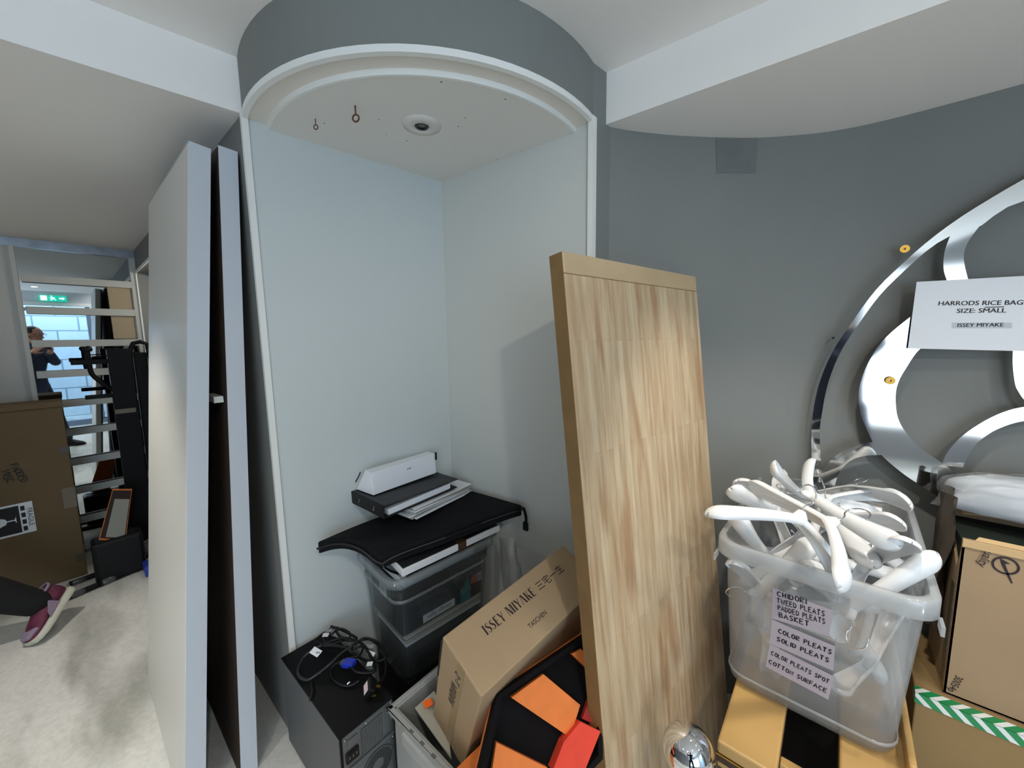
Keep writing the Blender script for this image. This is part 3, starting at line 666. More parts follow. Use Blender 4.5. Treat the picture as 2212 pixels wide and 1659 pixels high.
# ================================================================ things in the niche
# ---- desktop computer tower, rear panel to the room
x0, x1, y0, y1, zb, zt = -1.398, -.970, .388, .552, .10, .42
pc = thing('computer_tower', 'black desktop computer tower with its grey rear panel to the room, cables heaped on top', 'computer', ((x0+x1)/2, (y0+y1)/2, zb))
mk('case', B().box((x0, y0, zb), (x1-.006, y1, zt-.004)), mat('dark_grey_case_side', '4b4d4f', .5), pc, bevel=.003)
mk('top_cover', B().box((x0-.001, y0-.001, zt-.004), (x1-.003, y1+.001, zt)), mat('black_case_steel', '08080a', .6, spec=.2, bump=.04, bscale=400), pc, bevel=.0015)
bk = mk('rear_panel', B().box((x1-.006, y0+.004, zb+.004), (x1-.002, y1-.002, zt-.006)), M['galv'], pc, bevel=.001)
mk('seam_strip', B().box((x1-.002, y0+.006, zt-.118), (x1+.004, y1-.004, zt-.108)), M['galv'], bk, bevel=.001)
mk('rear_frame', B().box((x1-.004, y0-.001, zb), (x1, y0+.006, zt)), M['black_metal'], pc)
b = B()                                        # power supply mesh
gx = x1-.0015
for k in range(15):
    y = y0+.06+k*.0048; b.box((gx, y, zt-.1), (gx+.001, y+.0012, zt-.022))
for k in range(15):
    z = zt-.1+k*.0054; b.box((gx, y0+.06, z), (gx+.001, y0+.128, z+.0012))
mk('vent_grille', b, mat('light_grille', '9aa0a2', .4, .6), bk)
mk('vent_dark', B().box((gx-.0012, y0+.059, zt-.101), (gx-.0002, y0+.129, zt-.021)), M['black_metal'], bk)
b = B(); b.box((gx, y0+.012, zt-.09), (gx+.006, y0+.05, zt-.056)); so = mk('power_socket', b, M['black_plastic'], bk, bevel=.003)
b = B()
for dy in (.02, .03, .04): b.box((gx+.006, y0+dy, zt-.077), (gx+.0065, y0+dy+.003, zt-.068))
mk('socket_pin', b, M['galv'], so)
b = B(); b.box((gx, y0+.02, zt-.048), (gx+.003, y0+.05, zt-.022)); mk('lever_plate', b, M['galv'], bk, bevel=.001)
cyy, czz = y0+.105, zt-.175
b = B()
b.lathe([(.047, -.0008), (.049, .0008), (.045, .0008)], 28, Matrix.Translation((gx+.001, cyy, czz)) @ Matrix.Rotation(PI/2, 4, 'Y'), cap=False)
for k in range(-8, 9):
    h = math.sqrt(max(.046**2-(k*.0052)**2, 0)); b.box((gx+.0005, cyy+k*.0052-.0006, czz-h), (gx+.0015, cyy+k*.0052+.0006, czz+h)); b.box((gx+.0005, cyy-h, czz+k*.0052-.0006), (gx+.0015, cyy+h, czz+k*.0052+.0006))
mk('fan_grille', b, mat('mid_grille', '6f7577', .4, .6), bk)
mk('fan_dark', B().lathe([(.001, -.0002), (.046, -.0002), (.046, .0004), (.001, .0004)], 28, Matrix.Translation((gx, cyy, czz)) @ Matrix.Rotation(PI/2, 4, 'Y')), M['black_metal'], bk)
mk('fan_hub', B().lathe([(.001, 0), (.018, 0), (.018, .001), (.001, .001)], 20, Matrix.Translation((gx+.0006, cyy, czz)) @ Matrix.Rotation(PI/2, 4, 'Y')), M['galv'], bk)
mk('port_block', B().box((gx, y0+.012, zt-.26), (gx+.004, y0+.046, zt-.135)), M['black_plastic'], bk, bevel=.001)
for dy, dz in ((.012, .012), (.075, .012), (.155, .012), (.155, .125)):
    mk('screw', B().sphere((gx+.001, y0+dy, zt-dz), .003, 8, 6), M['steel'], bk)
mk('latch', B().box((gx, y1-.014, zt-.06), (gx+.007, y1-.003, zt-.028)), M['galv'], bk, bevel=.002)

# ---- heap of computer leads on the tower
def cp(x, y, z=.43): return pz(600+x/8.508, 1340+y/8.508, z)
def lead(name, label, pts, r, mt=None, k=8):
    t = thing(name, label, 'cable', cp(*pts[0][:2], .42), group='leads heaped on the computer')
    P = [cp(p[0], p[1], .42+r+(p[2] if len(p) > 2 else 0)) for p in pts]
    mk('lead', B().tube(spline(P, k), r, 8), mt or M['black_plastic'], t, smooth=True)
    return t
c1 = lead('power_lead', 'black mains lead ending in the three-pin plug near the clear tub', [(1420,440,.02),(1600,330,.035),(1850,420,.03),(1990,620,.022),(1900,740,.015),(1650,740,.012),(1430,640,.01),(1360,520,.02),(1450,400,.03),(1700,350,.03),(1930,560,.02),(1990,880,.012),(1930,1090,.012),(1820,1170,.02),(1720,1230,.03)], .0042)
o = cp(1680, 1250, .445)
pr = mk('plug_body', B().box((-.022, -.02, -.011), (.022, .02, .011), frame(o, (1, -.5, -.2), (.2, .5, .8))), M['black_plastic'], c1, bevel=.005)
Fp = frame(o, (1, -.5, -.2), (.2, .5, .8))
for k, (x, y) in enumerate(((-.013, -.011), (.011, -.011), (0, .012))):
    mk('pin', B().box((x-.003, y-.0018, -.029), (x+.003, y+.0018, -.011), frame(o, (1, -.5, -.2), (.2, .5, .8))), M['brass'], pr)
mk('fuse_label', B().box((-.015, -.01, .0111), (.015, .01, .0118), Fp), mat('pinkish_label', 'c9b9bb', .6), pr)
c2 = lead('video_lead', 'black monitor lead with a blue connector in the middle of the heap', [(1000,810,.012),(1150,800,.018),(1350,870,.024),(1450,950,.02),(1650,970,.014),(1780,930,.014),(1760,800,.02),(1650,560,.03),(1500,400,.03),(1200,330,.03),(1000,380,.03),(820,470,.03),(1000,470,.03),(1280,500,.03)], .0048)
o = cp(1310, 790, .45)
bl = mk('blue_connector', B().box((-.02, -.014, -.008), (.02, .014, .008), frame(o, (.9, .45, .1), (-.4, .8, 0))), mat('blue_connector_plastic', '2438b4', .35), c2, bevel=.003)
mk('connector_shell', B().box((-.028, -.009, -.005), (-.02, .009, .005), frame(o, (.9, .45, .1), (-.4, .8, 0))), M['galv'], bl)
c3 = lead('data_lead', 'long grey-black lead curling down the tower side below the sticker', [(1370,480,.03),(1200,580,.03),(1000,770,.026),(850,900,.02),(700,1010,.016),(560,1090,.01),(430,1060,.006),(370,960,.006),(400,820,.01),(480,680,.016),(620,560,.024),(800,470,.03),(1000,450,.03),(1200,500,.03)], .0042, mat('grey_black_lead', '26282a', .4))
mk('tail', B().tube(spline([cp(640, 1040, .432), cp(620, 1180, .43), cp(640, 1300, .43), cp(600, 1440, .424), cp(585, 1470, .41)], 6), .003, 8), M['black_plastic'], c3, smooth=True)
o = cp(700, 580, .458)
lb_ = mk('tag_label', B().box((-.018, -.011, -.0005), (.018, .011, .0005), frame(o, (.9, .3, -.15), (-.3, .9, .3))), mat('white_tag', 'e9edf2', .5), c3)
mk('tag_letter', text_builder('S', .017, frame(o+Vector((0, 0, .0012)), (.9, .3, -.15), (-.3, .9, .3)) @ Matrix.Translation((.009, 0, .0006)) @ Matrix.Rotation(-1.3, 4, 'Z')), M['ink'], lb_)
c4 = lead('coiled_lead', 'tangled black lead coiled at the tower\'s back corner against the white wall', [(980,110,.02),(1080,160,.03),(1000,250,.03),(850,330,.02),(900,420,.02),(1100,400,.02),(1300,330,.02),(1320,240,.03),(1180,160,.035),(1080,200,.03),(1150,300,.03),(1300,370,.03),(1450,330,.03),(1240,210,.03),(1050,130,.025),(900,200,.02),(760,300,.015),(700,380,.012),(850,470,.01)], .004)
c5 = lead('looped_lead', 'thin black lead forming the front loop beside the plug', [(1500,1110,.012),(1350,1200,.006),(1180,1200,.004),(1020,1090,.004),(970,960,.006),(1010,850,.012),(1100,780,.02),(1300,700,.025),(1500,640,.025),(1560,480,.03),(1400,520,.025)], .0038)
mk('clip', B().tube([cp(1275, 1170, .433), cp(1330, 1130, .436)], .0022, 6), M['steel'], c5)
for x, y, w in ((930, 190, .013), (1040, 260, .014), (880, 270, .012), (1690, 480, .014), (1720, 610, .012), (1690, 800, .010)):
    o = cp(x, y, .452)
    mk('wrapper_glint', B().box((-w, -.006, -.0008), (w, .006, .0008), frame(o, (.8, .5, random.uniform(-.3, .3)), (-.5, .7, .5))), M['bagfilm'] if w > .0125 else mat('pale_wrapper', 'c9ced2', .3), c4)

# ---- clear storage tub with black boxes of magazines
bb = B(); bb.box((-1.335, .70, .10), (-1.09, 1.05, .276)); bb_o = tag(mk('black_box', bb, M['black_plastic'], bevel=.006), 'low black box under the clear storage tub', 'box')
def tubshape(cx, cy, z0, z1, w0, d0, w1, d1, r, th, rot=0):
    b = B(); Tm = Matrix.Translation((cx, cy, 0)) @ Matrix.Rotation(rot, 4, 'Z')
    L = []
    f = lambda t: (z0+(z1-z0)*t, w0+(w1-w0)*t, d0+(d1-d0)*t)
    L.append([Tm @ p for p in rrect(w0-.02, d0-.02, r, 5, z0)])
    for t in (.03, .2, .4, .6, .8, 1):
        z, w, d = f(t); L.append([Tm @ p for p in rrect(w, d, r, 5, z)])
    for t in (1, .5, .04):
        z, w, d = f(t); L.append([Tm @ p for p in rrect(w-2*th, d-2*th, r-th, 5, z)])
    return b.loops(L), Tm
tcx, tcy = -1.205, .872
b, Tm = tubshape(tcx, tcy, .277, .70, .245, .37, .298, .430, .045, .0025)
tb = thing('storage_tub', 'clear plastic storage tub full of black boxes in the niche corner', 'tub', (tcx, tcy, .277))
mk('tub_body', b, M['clear'], tb, smooth=True)
b = B(); b.loops([[Tm @ p for p in rrect(w, d, .05, 6, z)] for w, d, z in ((.298, .430, .700), (.322, .454, .703), (.330, .462, .695), (.330, .462, .672), (.324, .456, .672), (.324, .456, .692), (.300, .432, .694))], False, False); mk('tub_rim', b, M['clear_rim'], tb, smooth=True)
b = B(); b.loops([[Tm @ p for p in rrect(w, d, .046, 5, z)] for w, d, z in ((.292, .420, .615), (.297, .425, .612), (.297, .425, .604), (.290, .418, .602))], False, False); mk('tub_ridge', b, M['clear_rim'], tb, smooth=True)
# contents
dk = mat('navy_black_box_card', '171b24', .6)
fx = tcx+.118            # contents' face toward the room
a1 = thing('archive_box', 'black box lying lowest inside the clear storage tub', 'box', (tcx, tcy, .288)); mk('box_body', B().box((tcx-.112, tcy-.165, .288), (fx-.006, tcy+.165, .415)), dk, a1, bevel=.004)
a2 = thing('magazine_pile', 'cream papers and magazines in the middle of the clear tub', 'magazines', (tcx, tcy, .416))
for k in range(5):
    dx = random.uniform(-.006, .004); mk('magazine', B().box((tcx-.115+dx, tcy-.172+random.uniform(-.004, .006), .416+k*.0085), (fx-.004+dx, tcy+.168, .4235+k*.0085)), [M['paper'], mat('cream_pages', 'c9c0ae', .8), M['grey_card']][k % 3], a2)
a3 = thing('archive_box', 'black ring-hole archive box uppermost inside the clear tub', 'box', (tcx, tcy, .462)); mk('box_body', B().box((tcx-.118, tcy-.182, .462), (fx, tcy+.178, .628)), dk, a3, bevel=.004)
pp = Vector((0, tcy+.055, .585))
mk('finger_ring', B().lathe([(.0095, -.001), (.0125, 0), (.0095, .001)], 24, Matrix.Translation((fx+.0015, pp.y, pp.z)) @ Matrix.Rotation(PI/2, 4, 'Y'), cap=False), M['galv'], a3, smooth=True)
Fl = frame((fx+.0012, tcy-.03, .486), (0, -1, 0), (0, 0, -1))     # upside-down label
mk('spine_label', B().box((-.07, -.015, 0), (.07, .015, .0006), Fl), M['paper'], a3, label='white label with upside-down writing')
mk('label_writing', text_builder('Design Sight', .021, Fl @ Matrix.Translation((0, 0, .0006))), M['ink'], a3)
Fs = frame((tcx-.02, tcy-.1826, .575), (1, 0, 0), (0, 0, 1))
mk('side_label', B().box((-.028, -.022, 0), (.028, .022, .0006), Fs), M['paper'], a3)
for k in range(3): mk('label_line', B().box((-.022, .010-k*.011, .0007), (.02-.006*k, .013-k*.011, .0011), Fs), M['ink'], a3)
a4 = thing('magazine', 'teal, orange and red magazine with a barcode standing inside the clear tub', 'magazine', (fx+.004, tcy+.11, .47))
mk('cover', B().box((fx+.001, tcy+.065, .465), (fx+.004, tcy+.175, .56)), mat('dark_red_cover', '3c1518', .5), a4)
mk('teal_panel', B().prism([Vector((fx+.0042, tcy+y, z)) for y, z in ((.065, .465), (.115, .465), (.115, .53), (.1, .565), (.085, .53), (.065, .52))], (.0006, 0, 0)), mat('teal_print', '1d7f86', .5), a4)
mk('print_block', B().prism([Vector((fx+.0042, tcy+y, z)) for y, z in ((.118, .52), (.148, .52), (.148, .556), (.118, .545))], (.0008, 0, 0)), mat('orange_print', 'd8623a', .5), a4)
b = B(); b.add(*(lambda q: (q.v, q.f))(text_builder('UA', .036, frame((fx+.0052, tcy+.095, .512), (0, 1, 0), (0, 0, 1))))); mk('cover_lettering', b, mat('sand_print', 'b9a878', .5), a4)
mk('barcode', B().box((fx+.0042, tcy+.152, .52), (fx+.0052, tcy+.172, .552)), M['paper'], a4)
b = B()
for k in range(7): b.box((fx+.0053, tcy+.154+k*.0024, .524), (fx+.0056, tcy+.1552+k*.0024, .548))
mk('barcode_bars', b, M['ink'], a4)
a5 = thing('book_pile', 'open-paged white book and papers on top inside the clear tub', 'books', (tcx, tcy, .63))
mk('book', B().box((tcx-.10, tcy-.16, .631), (tcx+.105, tcy+.15, .655)), M['paper'], a5, bevel=.002)
mk('cover', B().box((tcx-.09, tcy-.14, .656), (tcx+.10, tcy+.16, .668)), mat('black_white_cover', '3a3a3c', .4, noise=.5, nscale=20), a5)
b = B(); b.tube(spline([(tcx-.09, tcy-.16, .66), (tcx-.02, tcy-.18, .672), (tcx+.06, tcy-.16, .668), (tcx+.1, tcy-.10, .674)], 6), .004, 8); mk('bookmark_ribbon', b, M['black_plastic'], a5)

ROTT = Matrix.Translation((tcx, tcy, 0)) @ Matrix.Rotation(-.10, 4, 'Z') @ Matrix.Translation((-tcx, -tcy, 0))
for o_ in (tb, a1, a2, a3, a4, a5, bb_o): o_.matrix_world = ROTT @ (PM[o_.name].copy())

# ---- white framed canvas laid across the tub
N0 = Vector((-1.075, .672, .706)); dx = Vector((.13, .99, .02)).normalized(); dy = Vector((-.99, .10, .04)).normalized()
cv = thing('framed_canvas', 'white-edged picture canvas with brown tape lying across the clear tub', 'picture', N0+Vector((-.14, .2, 0)))
Fc = frame(N0, dx, dy)
mk('stretcher_edge', B().box((0, 0, 0), (.43, .26, .026), Fc), mat('white_canvas_edge', 'e4e6ea', .6), cv, bevel=.002)
mk('picture_face', B().box((.006, .006, .026), (.424, .254, .027), Fc), mat('dark_print', '1b1d20', .6), cv)
b = B(); b.box((.225, -.001, -.001), (.262, .03, .0275), Fc); b.box((-.001, .15, -.001), (.03, .175, .0275), Fc); mk('brown_tape', b, mat('brown_tape', '4c3b28', .4), cv)

# ---- black zipped portfolio drooping over the canvas
F1, F2, F3, F4 = Vector((-1.358, .520, .768)), Vector((-1.14, .640, .758)), Vector((-.915, 1.115, .818)), Vector((-1.30, 1.095, .806))
def case_pt(u, v, dz=0):
    p = (F1*(1-u)+F2*u)*(1-v)+(F4*(1-u)+F3*u)*v
    hump = .030*math.sin(PI*min(1, u*1.15))*math.exp(-v*5.5) - .022*math.exp(-((u-1)**2)*30)*math.exp(-v*6)
    return p+Vector((0, 0, hump+dz+.004*math.sin(v*7+u*2)))
pf = thing('portfolio_case', 'black zipped portfolio case drooping over the canvas under the binder', 'portfolio', (-1.17, .84, .75))
nu, nv = 12, 18
def case_shell(o0, o1, inset):
    b = B(); g = lambda i, j, dz: case_pt(inset+(1-2*inset)*i/nu, inset+(1-2*inset)*j/nv, dz)
    vs = [g(i, j, o1) for j in range(nv+1) for i in range(nu+1)]+[g(i, j, o0) for j in range(nv+1) for i in range(nu+1)]
    n = (nu+1)*(nv+1); fs = []
    for j in range(nv):
        for i in range(nu):
            k = j*(nu+1)+i; fs += [(k, k+1, k+nu+2, k+nu+1), (n+k, n+k+nu+1, n+k+nu+2, n+k+1)]
    edge = [(0, i) for i in range(nu)]+[(j, nu) for j in range(nv)]+[(nv, i) for i in range(nu, 0, -1)]+[(j, 0) for j in range(nv, 0, -1)]
    ids = [j*(nu+1)+i for j, i in edge]
    for a_, b_ in zip(ids, ids[1:]+ids[:1]): fs.append((a_, n+a_, n+b_, b_))
    return b.add(vs, fs)
mk('case_body', case_shell(-.014, .030, 0), M['black_fabric'], pf, smooth=False, bevel=.004)
rim = [case_pt(u, 0, .008) for u in [i/14 for i in range(15)]]+[case_pt(1, v, .012) for v in [i/18 for i in range(1, 19)]]
b = B(); b.tube([p+Vector((.003, -.003, 0)) for p in rim], .0045, 8); mk('zip', b, mat('zip_tape', '0c0c0e', .5), pf, smooth=True)
b = B(); q = [case_pt(1, v, .014)+Vector((.008, -.006, 0)) for v in (.42, .46, .55, .64, .68)]
b.tube(spline(q, 5), .006, 8); mk('handle', b, M['black_fabric'], pf, smooth=True)
b = B(); e = case_pt(1, 1, .02); b.tube(spline([e, e+Vector((.02, -.012, .004)), e+Vector((.036, -.02, -.02)), e+Vector((.036, -.02, -.045))], 6), .006, 8, flat=.5); st_ = mk('strap', b, M['black_fabric'], pf, smooth=True)
b = B(); b.box((e.x+.024, e.y-.026, e.z-.075), (e.x+.046, e.y-.016, e.z-.042)); mk('strap_tag', b, M['black_plastic'], st_, bevel=.002)
b = B(); c = case_pt(1, 0, -.002); b.tube([c+Vector((.006*math.cos(t*PI/6), 0, -.004+.006*math.sin(t*PI/6))) for t in range(12)], .0012, 6, closed=True); mk('zip_pull', b, M['steel'], pf)

# ---- loose papers, ring binder and a white wedge box
pp = thing('paper_stack', 'untidy sheaf of white papers between the portfolio and the binder', 'papers', (-1.27, .93, .829))
for k in range(7):
    a = .08+random.uniform(-.06, .06); ox, oy = random.uniform(-.006, .008), random.uniform(-.01, .012)
    Fk = Matrix.Translation((-1.275+ox, .935+oy, .8385+k*.0055)) @ Matrix.Rotation(a, 4, 'Z') @ Matrix.Rotation(.03*math.sin(k), 4, 'X')
    mk('sheaf', B().box((-.098, -.155, 0), (.098, .155, .0048), Fk), [M['paper'], M['grey_card'], M['paper'], mat('greyish_paper', 'b9babd', .8)][k % 4], pp)
bd = thing('ring_binder', 'black ring binder lying on the loose papers', 'binder', (-1.29, .855, .876))
Fb = Matrix.Translation((-1.398, .675, .878)) @ Matrix.Rotation(.02, 4, 'Z') @ Matrix.Rotation(math.radians(1.2), 4, 'X')
mk('bottom_cover', B().box((0, 0, 0), (.222, .34, .003), Fb), M['black_plastic'], bd, bevel=.001)
mk('top_cover', B().box((0, 0, .045), (.222, .345, .048), Fb @ Matrix.Rotation(math.radians(-2.2), 4, 'X')), mat('binder_cover', '232426', .5), bd, bevel=.001)
mk('spine', B().box((0, -.003, 0), (.222, 0, .048), Fb), M['black_plastic'], bd, bevel=.001)
mk('pages', B().box((.008, .02, .004), (.212, .31, .026), Fb), M['paper'], bd)
mk('ring_mechanism', B().box((.03, .004, .004), (.19, .016, .008), Fb).tube([Fb @ Vector((.06, .01+.016*math.cos(t*.3), .02+.016*math.sin(t*.3))) for t in range(21)], .0015, 6, closed=True).tube([Fb @ Vector((.16, .01+.016*math.cos(t*.3), .02+.016*math.sin(t*.3))) for t in range(21)], .0015, 6, closed=True), M['steel'], bd)
zB = .929
wb = thing('wedge_box', 'white triangular-section paper box on top of the ring binder', 'box', (-1.35, .84, zB))
mk('box_body', B().prism([Vector((-1.285, .70, zB)), Vector((-1.392, .69, zB)), Vector((-1.330, .698, zB+.088)), Vector((-1.290, .70, zB+.085))], (-.004, .295, .002)), mat('white_box_card', 'e9ebf0', .6), wb, bevel=.0015)
b = B(); b.tube([(-1.391, .6885, zB+.03), (-1.362, .6885, zB+.062), (-1.35, .6885, zB+.078)], .0022, 6); mk('dark_flap', b, M['black_plastic'], wb)
b = B(); b.box((-1.292, .994, zB+.06), (-1.286, 1.0, zB+.092)); mk('dark_flap', b, M['black_plastic'], wb)
mk('box_print', text_builder('yes', .012, frame((-1.2868, .86, zB+.06), (0, 1, 0), (0, 0, 1)), xs=1.3), M['ink'], wb)

# ---- clear bag crumpled between the tub and the board
b = B(); L = []
for j in range(9):
    v = j/8; row = []
    for i in range(13):
        u = i/12; row.append(Vector((-1.0+.21*u+.018*math.sin(5*v+9*u), 1.10-.05*math.sin(PI*u)+.018*math.sin(11*u+4*v)+random.uniform(-.006, .006), .36+.38*v*(1-.25*abs(u-.4))+random.uniform(-.006, .006))))
    L.append(row)
b.loops(L, False, False, closed=False); tag(mk('polythene_bag', b, M['bagfilm'], subs=1, smooth=True), 'crumpled clear polythene bag between the clear tub and the leaning board', 'bag')

# ================================================================ crate, carton, orange and black display pieces
cr = thing('plastic_crate', 'light grey plastic crate holding the tilted brown carton', 'crate', (-.815, .79, .10))
ca, cb_, da, db = -.955, -.662, .545, 1.02
b = B(); th = .008
b.box((ca, da, .10), (cb_, db, .108))
for lo, hi in (((ca, da, .1), (ca+th, db, .40)), ((cb_-th, da, .1), (cb_, db, .40)), ((ca, da, .1), (cb_, da+th, .40)), ((ca, db-th, .1), (cb_, db, .40))): b.box(lo, hi)
mk('crate_body', b, M['crate'], cr, bevel=.002)
b = B()
for lo, hi in (((ca-.014, da-.014, .388), (ca+.002, db+.014, .404)), ((cb_-.002, da-.014, .388), (cb_+.010, db+.014, .404)), ((ca-.014, da-.014, .388), (cb_+.010, da+.002, .404)), ((ca-.014, db-.002, .388), (cb_+.010, db+.014, .404))): b.box(lo, hi)
mk('crate_rim', b, M['crate'], cr, bevel=.003)
b = B(); b.box((-.885, da-.024, .345), (-.72, da-.002, .39)); mk('crate_handle', b, M['crate'], cr, bevel=.006)
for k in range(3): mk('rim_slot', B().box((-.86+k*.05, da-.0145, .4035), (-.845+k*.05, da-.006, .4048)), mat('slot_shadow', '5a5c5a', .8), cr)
gc = thing('grey_card_sheet', 'grey card sheet with an orange tag inside the crate', 'card', (-.90, .70, .30))
q = [pz(896, 1529, .375), pz(938, 1492, .385), pz(965, 1560, .36), pz(975, 1640, .34)]
mk('card_sheet', B().prism(q, (0, 0, -.003)), M['grey_card'], gc)
o = pz(925, 1521, .388); mk('orange_tag', B().box((-.014, -.012, 0), (.014, .012, .006), frame(o, (.3, .9, 0), (-.9, .3, 0))), mat('bright_orange_tag', 'f06a22', .5), gc, bevel=.002)

Ri = Matrix(((.135, -.916, .379), (.980, .068, -.185), (.144, .396, .907)))
IL, IW, IH = .456, .157, .439
ib = thing('book_carton', 'brown book carton printed ISSEY MIYAKE, tilted in the grey crate', 'box', (-.723, .61, .313), Ri)
mk('carton_body', B().box((0, 0, 0), (IL, IW, IH)), M['carton'], ib, local=True, bevel=.004)
Ft = PM[ib.name] @ Matrix(((1, 0, 0, 0), (0, 1, 0, 0), (0, 0, 1, IH), (0, 0, 0, 1)))   # top face
b = B(); Fx = Ft @ Matrix.Translation((.090, .092, .0006))
end = serif(b, 'ISSEY MIYAKE', Fx, .0262)
mk('title_print', b, M['violet_ink'], ib)
b = text_builder('三宅一生', .028, Ft @ Matrix.Translation((.090+end+.066, .104, .0006))); mk('title_print', b, M['violet_ink'], ib)
mk('publisher_print', text_builder('TASCHEN', .0175, Ft @ Matrix.Translation((.222, .042, .0006)), xs=.85), M['violet_ink'], ib)
Fn = PM[ib.name] @ Matrix(((0, 0, -1, -.0006), (1, 0, 0, .0), (0, -1, 0, 0), (0, 0, 0, 1)))
# near end face: flap lines, tape and a rubber-stamped note
b = B(); b.box((-.0012, .062, .0), (0, .086, IH)); mk('end_tape', b, mat('dull_parcel_tape', '9d8561', .35), ib, local=True)
b = B(); b.box((-.002, IW-.004, .25), (-.0003, IW+.001, IH-.012)); mk('flap_gap', b, mat('dark_slit', '1d1510', .9), ib, local=True)
Fn = PM[ib.name] @ Matrix(((0, 0, -1, -.0014), (0, -1, 0, .10), (-1, 0, 0, .27), (0, 0, 0, 1)))
b = B(); pen(b, 'WINDOW', Fn, .024, .0028, -.06, .0, jit=.05); mk('stamped_note', b, M['ink'], ib)
b = B(); Fn2 = PM[ib.name] @ Matrix(((0, 0, -1, -.0014), (0, -1, 0, .10), (-1, 0, 0, .36), (0, 0, 0, 1)))
pen(b, '2-Y', Fn2, .020, .0026, -.03, .01, jit=.08); mk('stamped_note', b, M['ink'], ib)

# orange painted box the carton leans on
oa, ob_ = Vector((-.652, .492, 0)), Vector((-.600, 1.13, 0)); od = (ob_-oa).normalized(); on = Vector((od.y, -od.x, 0))
b = B(); b.prism([oa, ob_, ob_+on*.11, oa+on*.11], (0, 0, .462)); tag(mk('orange_box', b, M['orange'], bevel=.003), 'long orange painted box standing between the carton and the black tray', 'box')

# black hexagonal tray with orange and red blocks
K, P2, P3 = pz(1074, 1501, .655), pz(1282, 1361, .715), pz(1040, 1659, .56)
hn = (P2-K).cross(P3-K).normalized(); hn = hn if hn.z > 0 else -hn
hp = lambda u, v, off=0: pl(u, v, K+hn*off, hn)
hexp = [(1074, 1501), (1282, 1361), (1299, 1450), (1303, 1640), (1180, 1770), (1018, 1745)]
outer = [hp(u, v) for u, v in hexp]; cen = sum(outer, Vector())/6
inner_ = [cen+(p-cen)*.90 for p in outer]
hx = thing('display_tray', 'black hexagonal display tray with orange and red blocks in front of the carton', 'tray', cen-hn*.05)
mk('tray_base', B().prism([p-hn*.050 for p in outer], hn*.014), M['orange'], hx)
mk('tray_floor', B().prism([p-hn*.035 for p in inner_], hn*.004), M['black_paint'], hx)
b = B()
for i in range(6):
    j = (i+1) % 6; b.prism([outer[i]-hn*.036, outer[j]-hn*.036, inner_[j]-hn*.036, inner_[i]-hn*.036], hn*.036)
mk('tray_rim', b, M['black_paint'], hx, bevel=.0015)
def block(name, px, h, m, la=None):
    top = [hp(u, v, h) for u, v in px]
    mk(name, B().prism([p for p in top], -hn*(h+.030)), m, hx, bevel=.0012, label=la)
block('rhombus_block', [(1104, 1507), (1174, 1456), (1254, 1523), (1232, 1594)], -.012, M['orange'], 'largest orange rhombus')
block('rhombus_block', [(1072, 1603), (1184, 1659), (1150, 1720), (1058, 1700)], -.012, M['orange'])
block('rhombus_block', [(1235, 1412), (1255, 1401), (1292, 1440), (1290, 1464)], -.012, M['orange'])
block('red_block', [(1254, 1559), (1298, 1580), (1264, 1665), (1194, 1665), (1218, 1603)], .006, M['red'], 'bright red bar')
block('red_block', [(1272, 1512), (1297, 1526), (1297, 1572), (1258, 1553)], -.014, mat('dark_red_paint', 'a8281c', .8, noise=.15, nscale=30), 'darker red block')

# ================================================================ laminated table top leaning upright
TLc = Vector((-.508, .779, 1.70)); wv = Vector((.112, .659, 0)); dn = Vector((.118, 0, -1)).normalized()
y = wv.normalized(); z = (-dn - y*(-dn).dot(y)).normalized(); x = y.cross(z)
BLn = 1.70/(-dn.z)
R = Matrix((x, y, z)).transposed()
foot = TLc - z*(1.70/z.z)
wt = thing('wooden_table_top', 'thick laminated beech table top leaning upright beside the niche', 'table top', foot, R)
w = wv.length; H = 1.70/z.z; T = .044
mk('laminated_board', B().box((-T, 0, 0), (0, w, H-.052)), M['board_wood'], wt, local=True, bevel=.003)
mk('end_strip', B().box((-T, 0, H-.0515), (0, w, H)), M['board_end'], wt, local=True, bevel=.004)
mk('edge_face', B().box((-T+.002, -.0012, .002), (-.002, .0003, H-.002)), M['board_edge'], wt, local=True)

# polished ball on a post
bc = Vector((-.217, .880, .512)); 
bp = thing('chrome_ball_post', 'polished chrome ball on a thin post in front of the table top', 'post', (bc.x, bc.y, 0))
mk('ball', B().sphere(bc, .058, 40, 24), M['chrome'], bp, smooth=True)
mk('post', B().tube([(bc.x, bc.y, .015), (bc.x, bc.y, .46)], .010, 14), M['chrome'], bp, smooth=True)
mk('foot_disc', B().lathe([(.001, 0), (.07, 0), (.07, .008), (.02, .016), (.001, .016)], 32, Matrix.Translation((bc.x, bc.y, 0))), M['chrome'], bp)

# ================================================================ stool, hanger tub
stl = thing('wooden_stool', 'honey coloured wooden stool with two plank seats under the hanger tub', 'stool', (0, 1.35, 0))
for (xa, xb, ya, yb) in ((-.170, -.050, .952, 1.72), (.058, .180, .975, 1.72)):
    b = B(); b.box((xa, ya, .478), (xb, yb, .512)); mk('seat_plank', b, M['plank_wood'], stl, bevel=.005)
    b = B(); b.box((xa-.001, ya-.002, .458), (xb+.001, yb, .4775)); mk('plank_edge', b, M['plank_edge'], stl, bevel=.002)
    b = B(); b.box((xa-.0015, ya-.0025, .4762), (xb+.0015, ya, .4786)); mk('brass_line', b, M['brass'], stl)
    b = B(); b.box((xa+.002, ya+.004, .440), (xb-.002, yb-.01, .458)); mk('under_rail', b, M['plank_wood'], stl, bevel=.002)
b = B(); b.box((.172, 1.12, .505), (.186, 1.72, .555)); mk('raised_lip', b, M['plank_wood'], stl, bevel=.005)
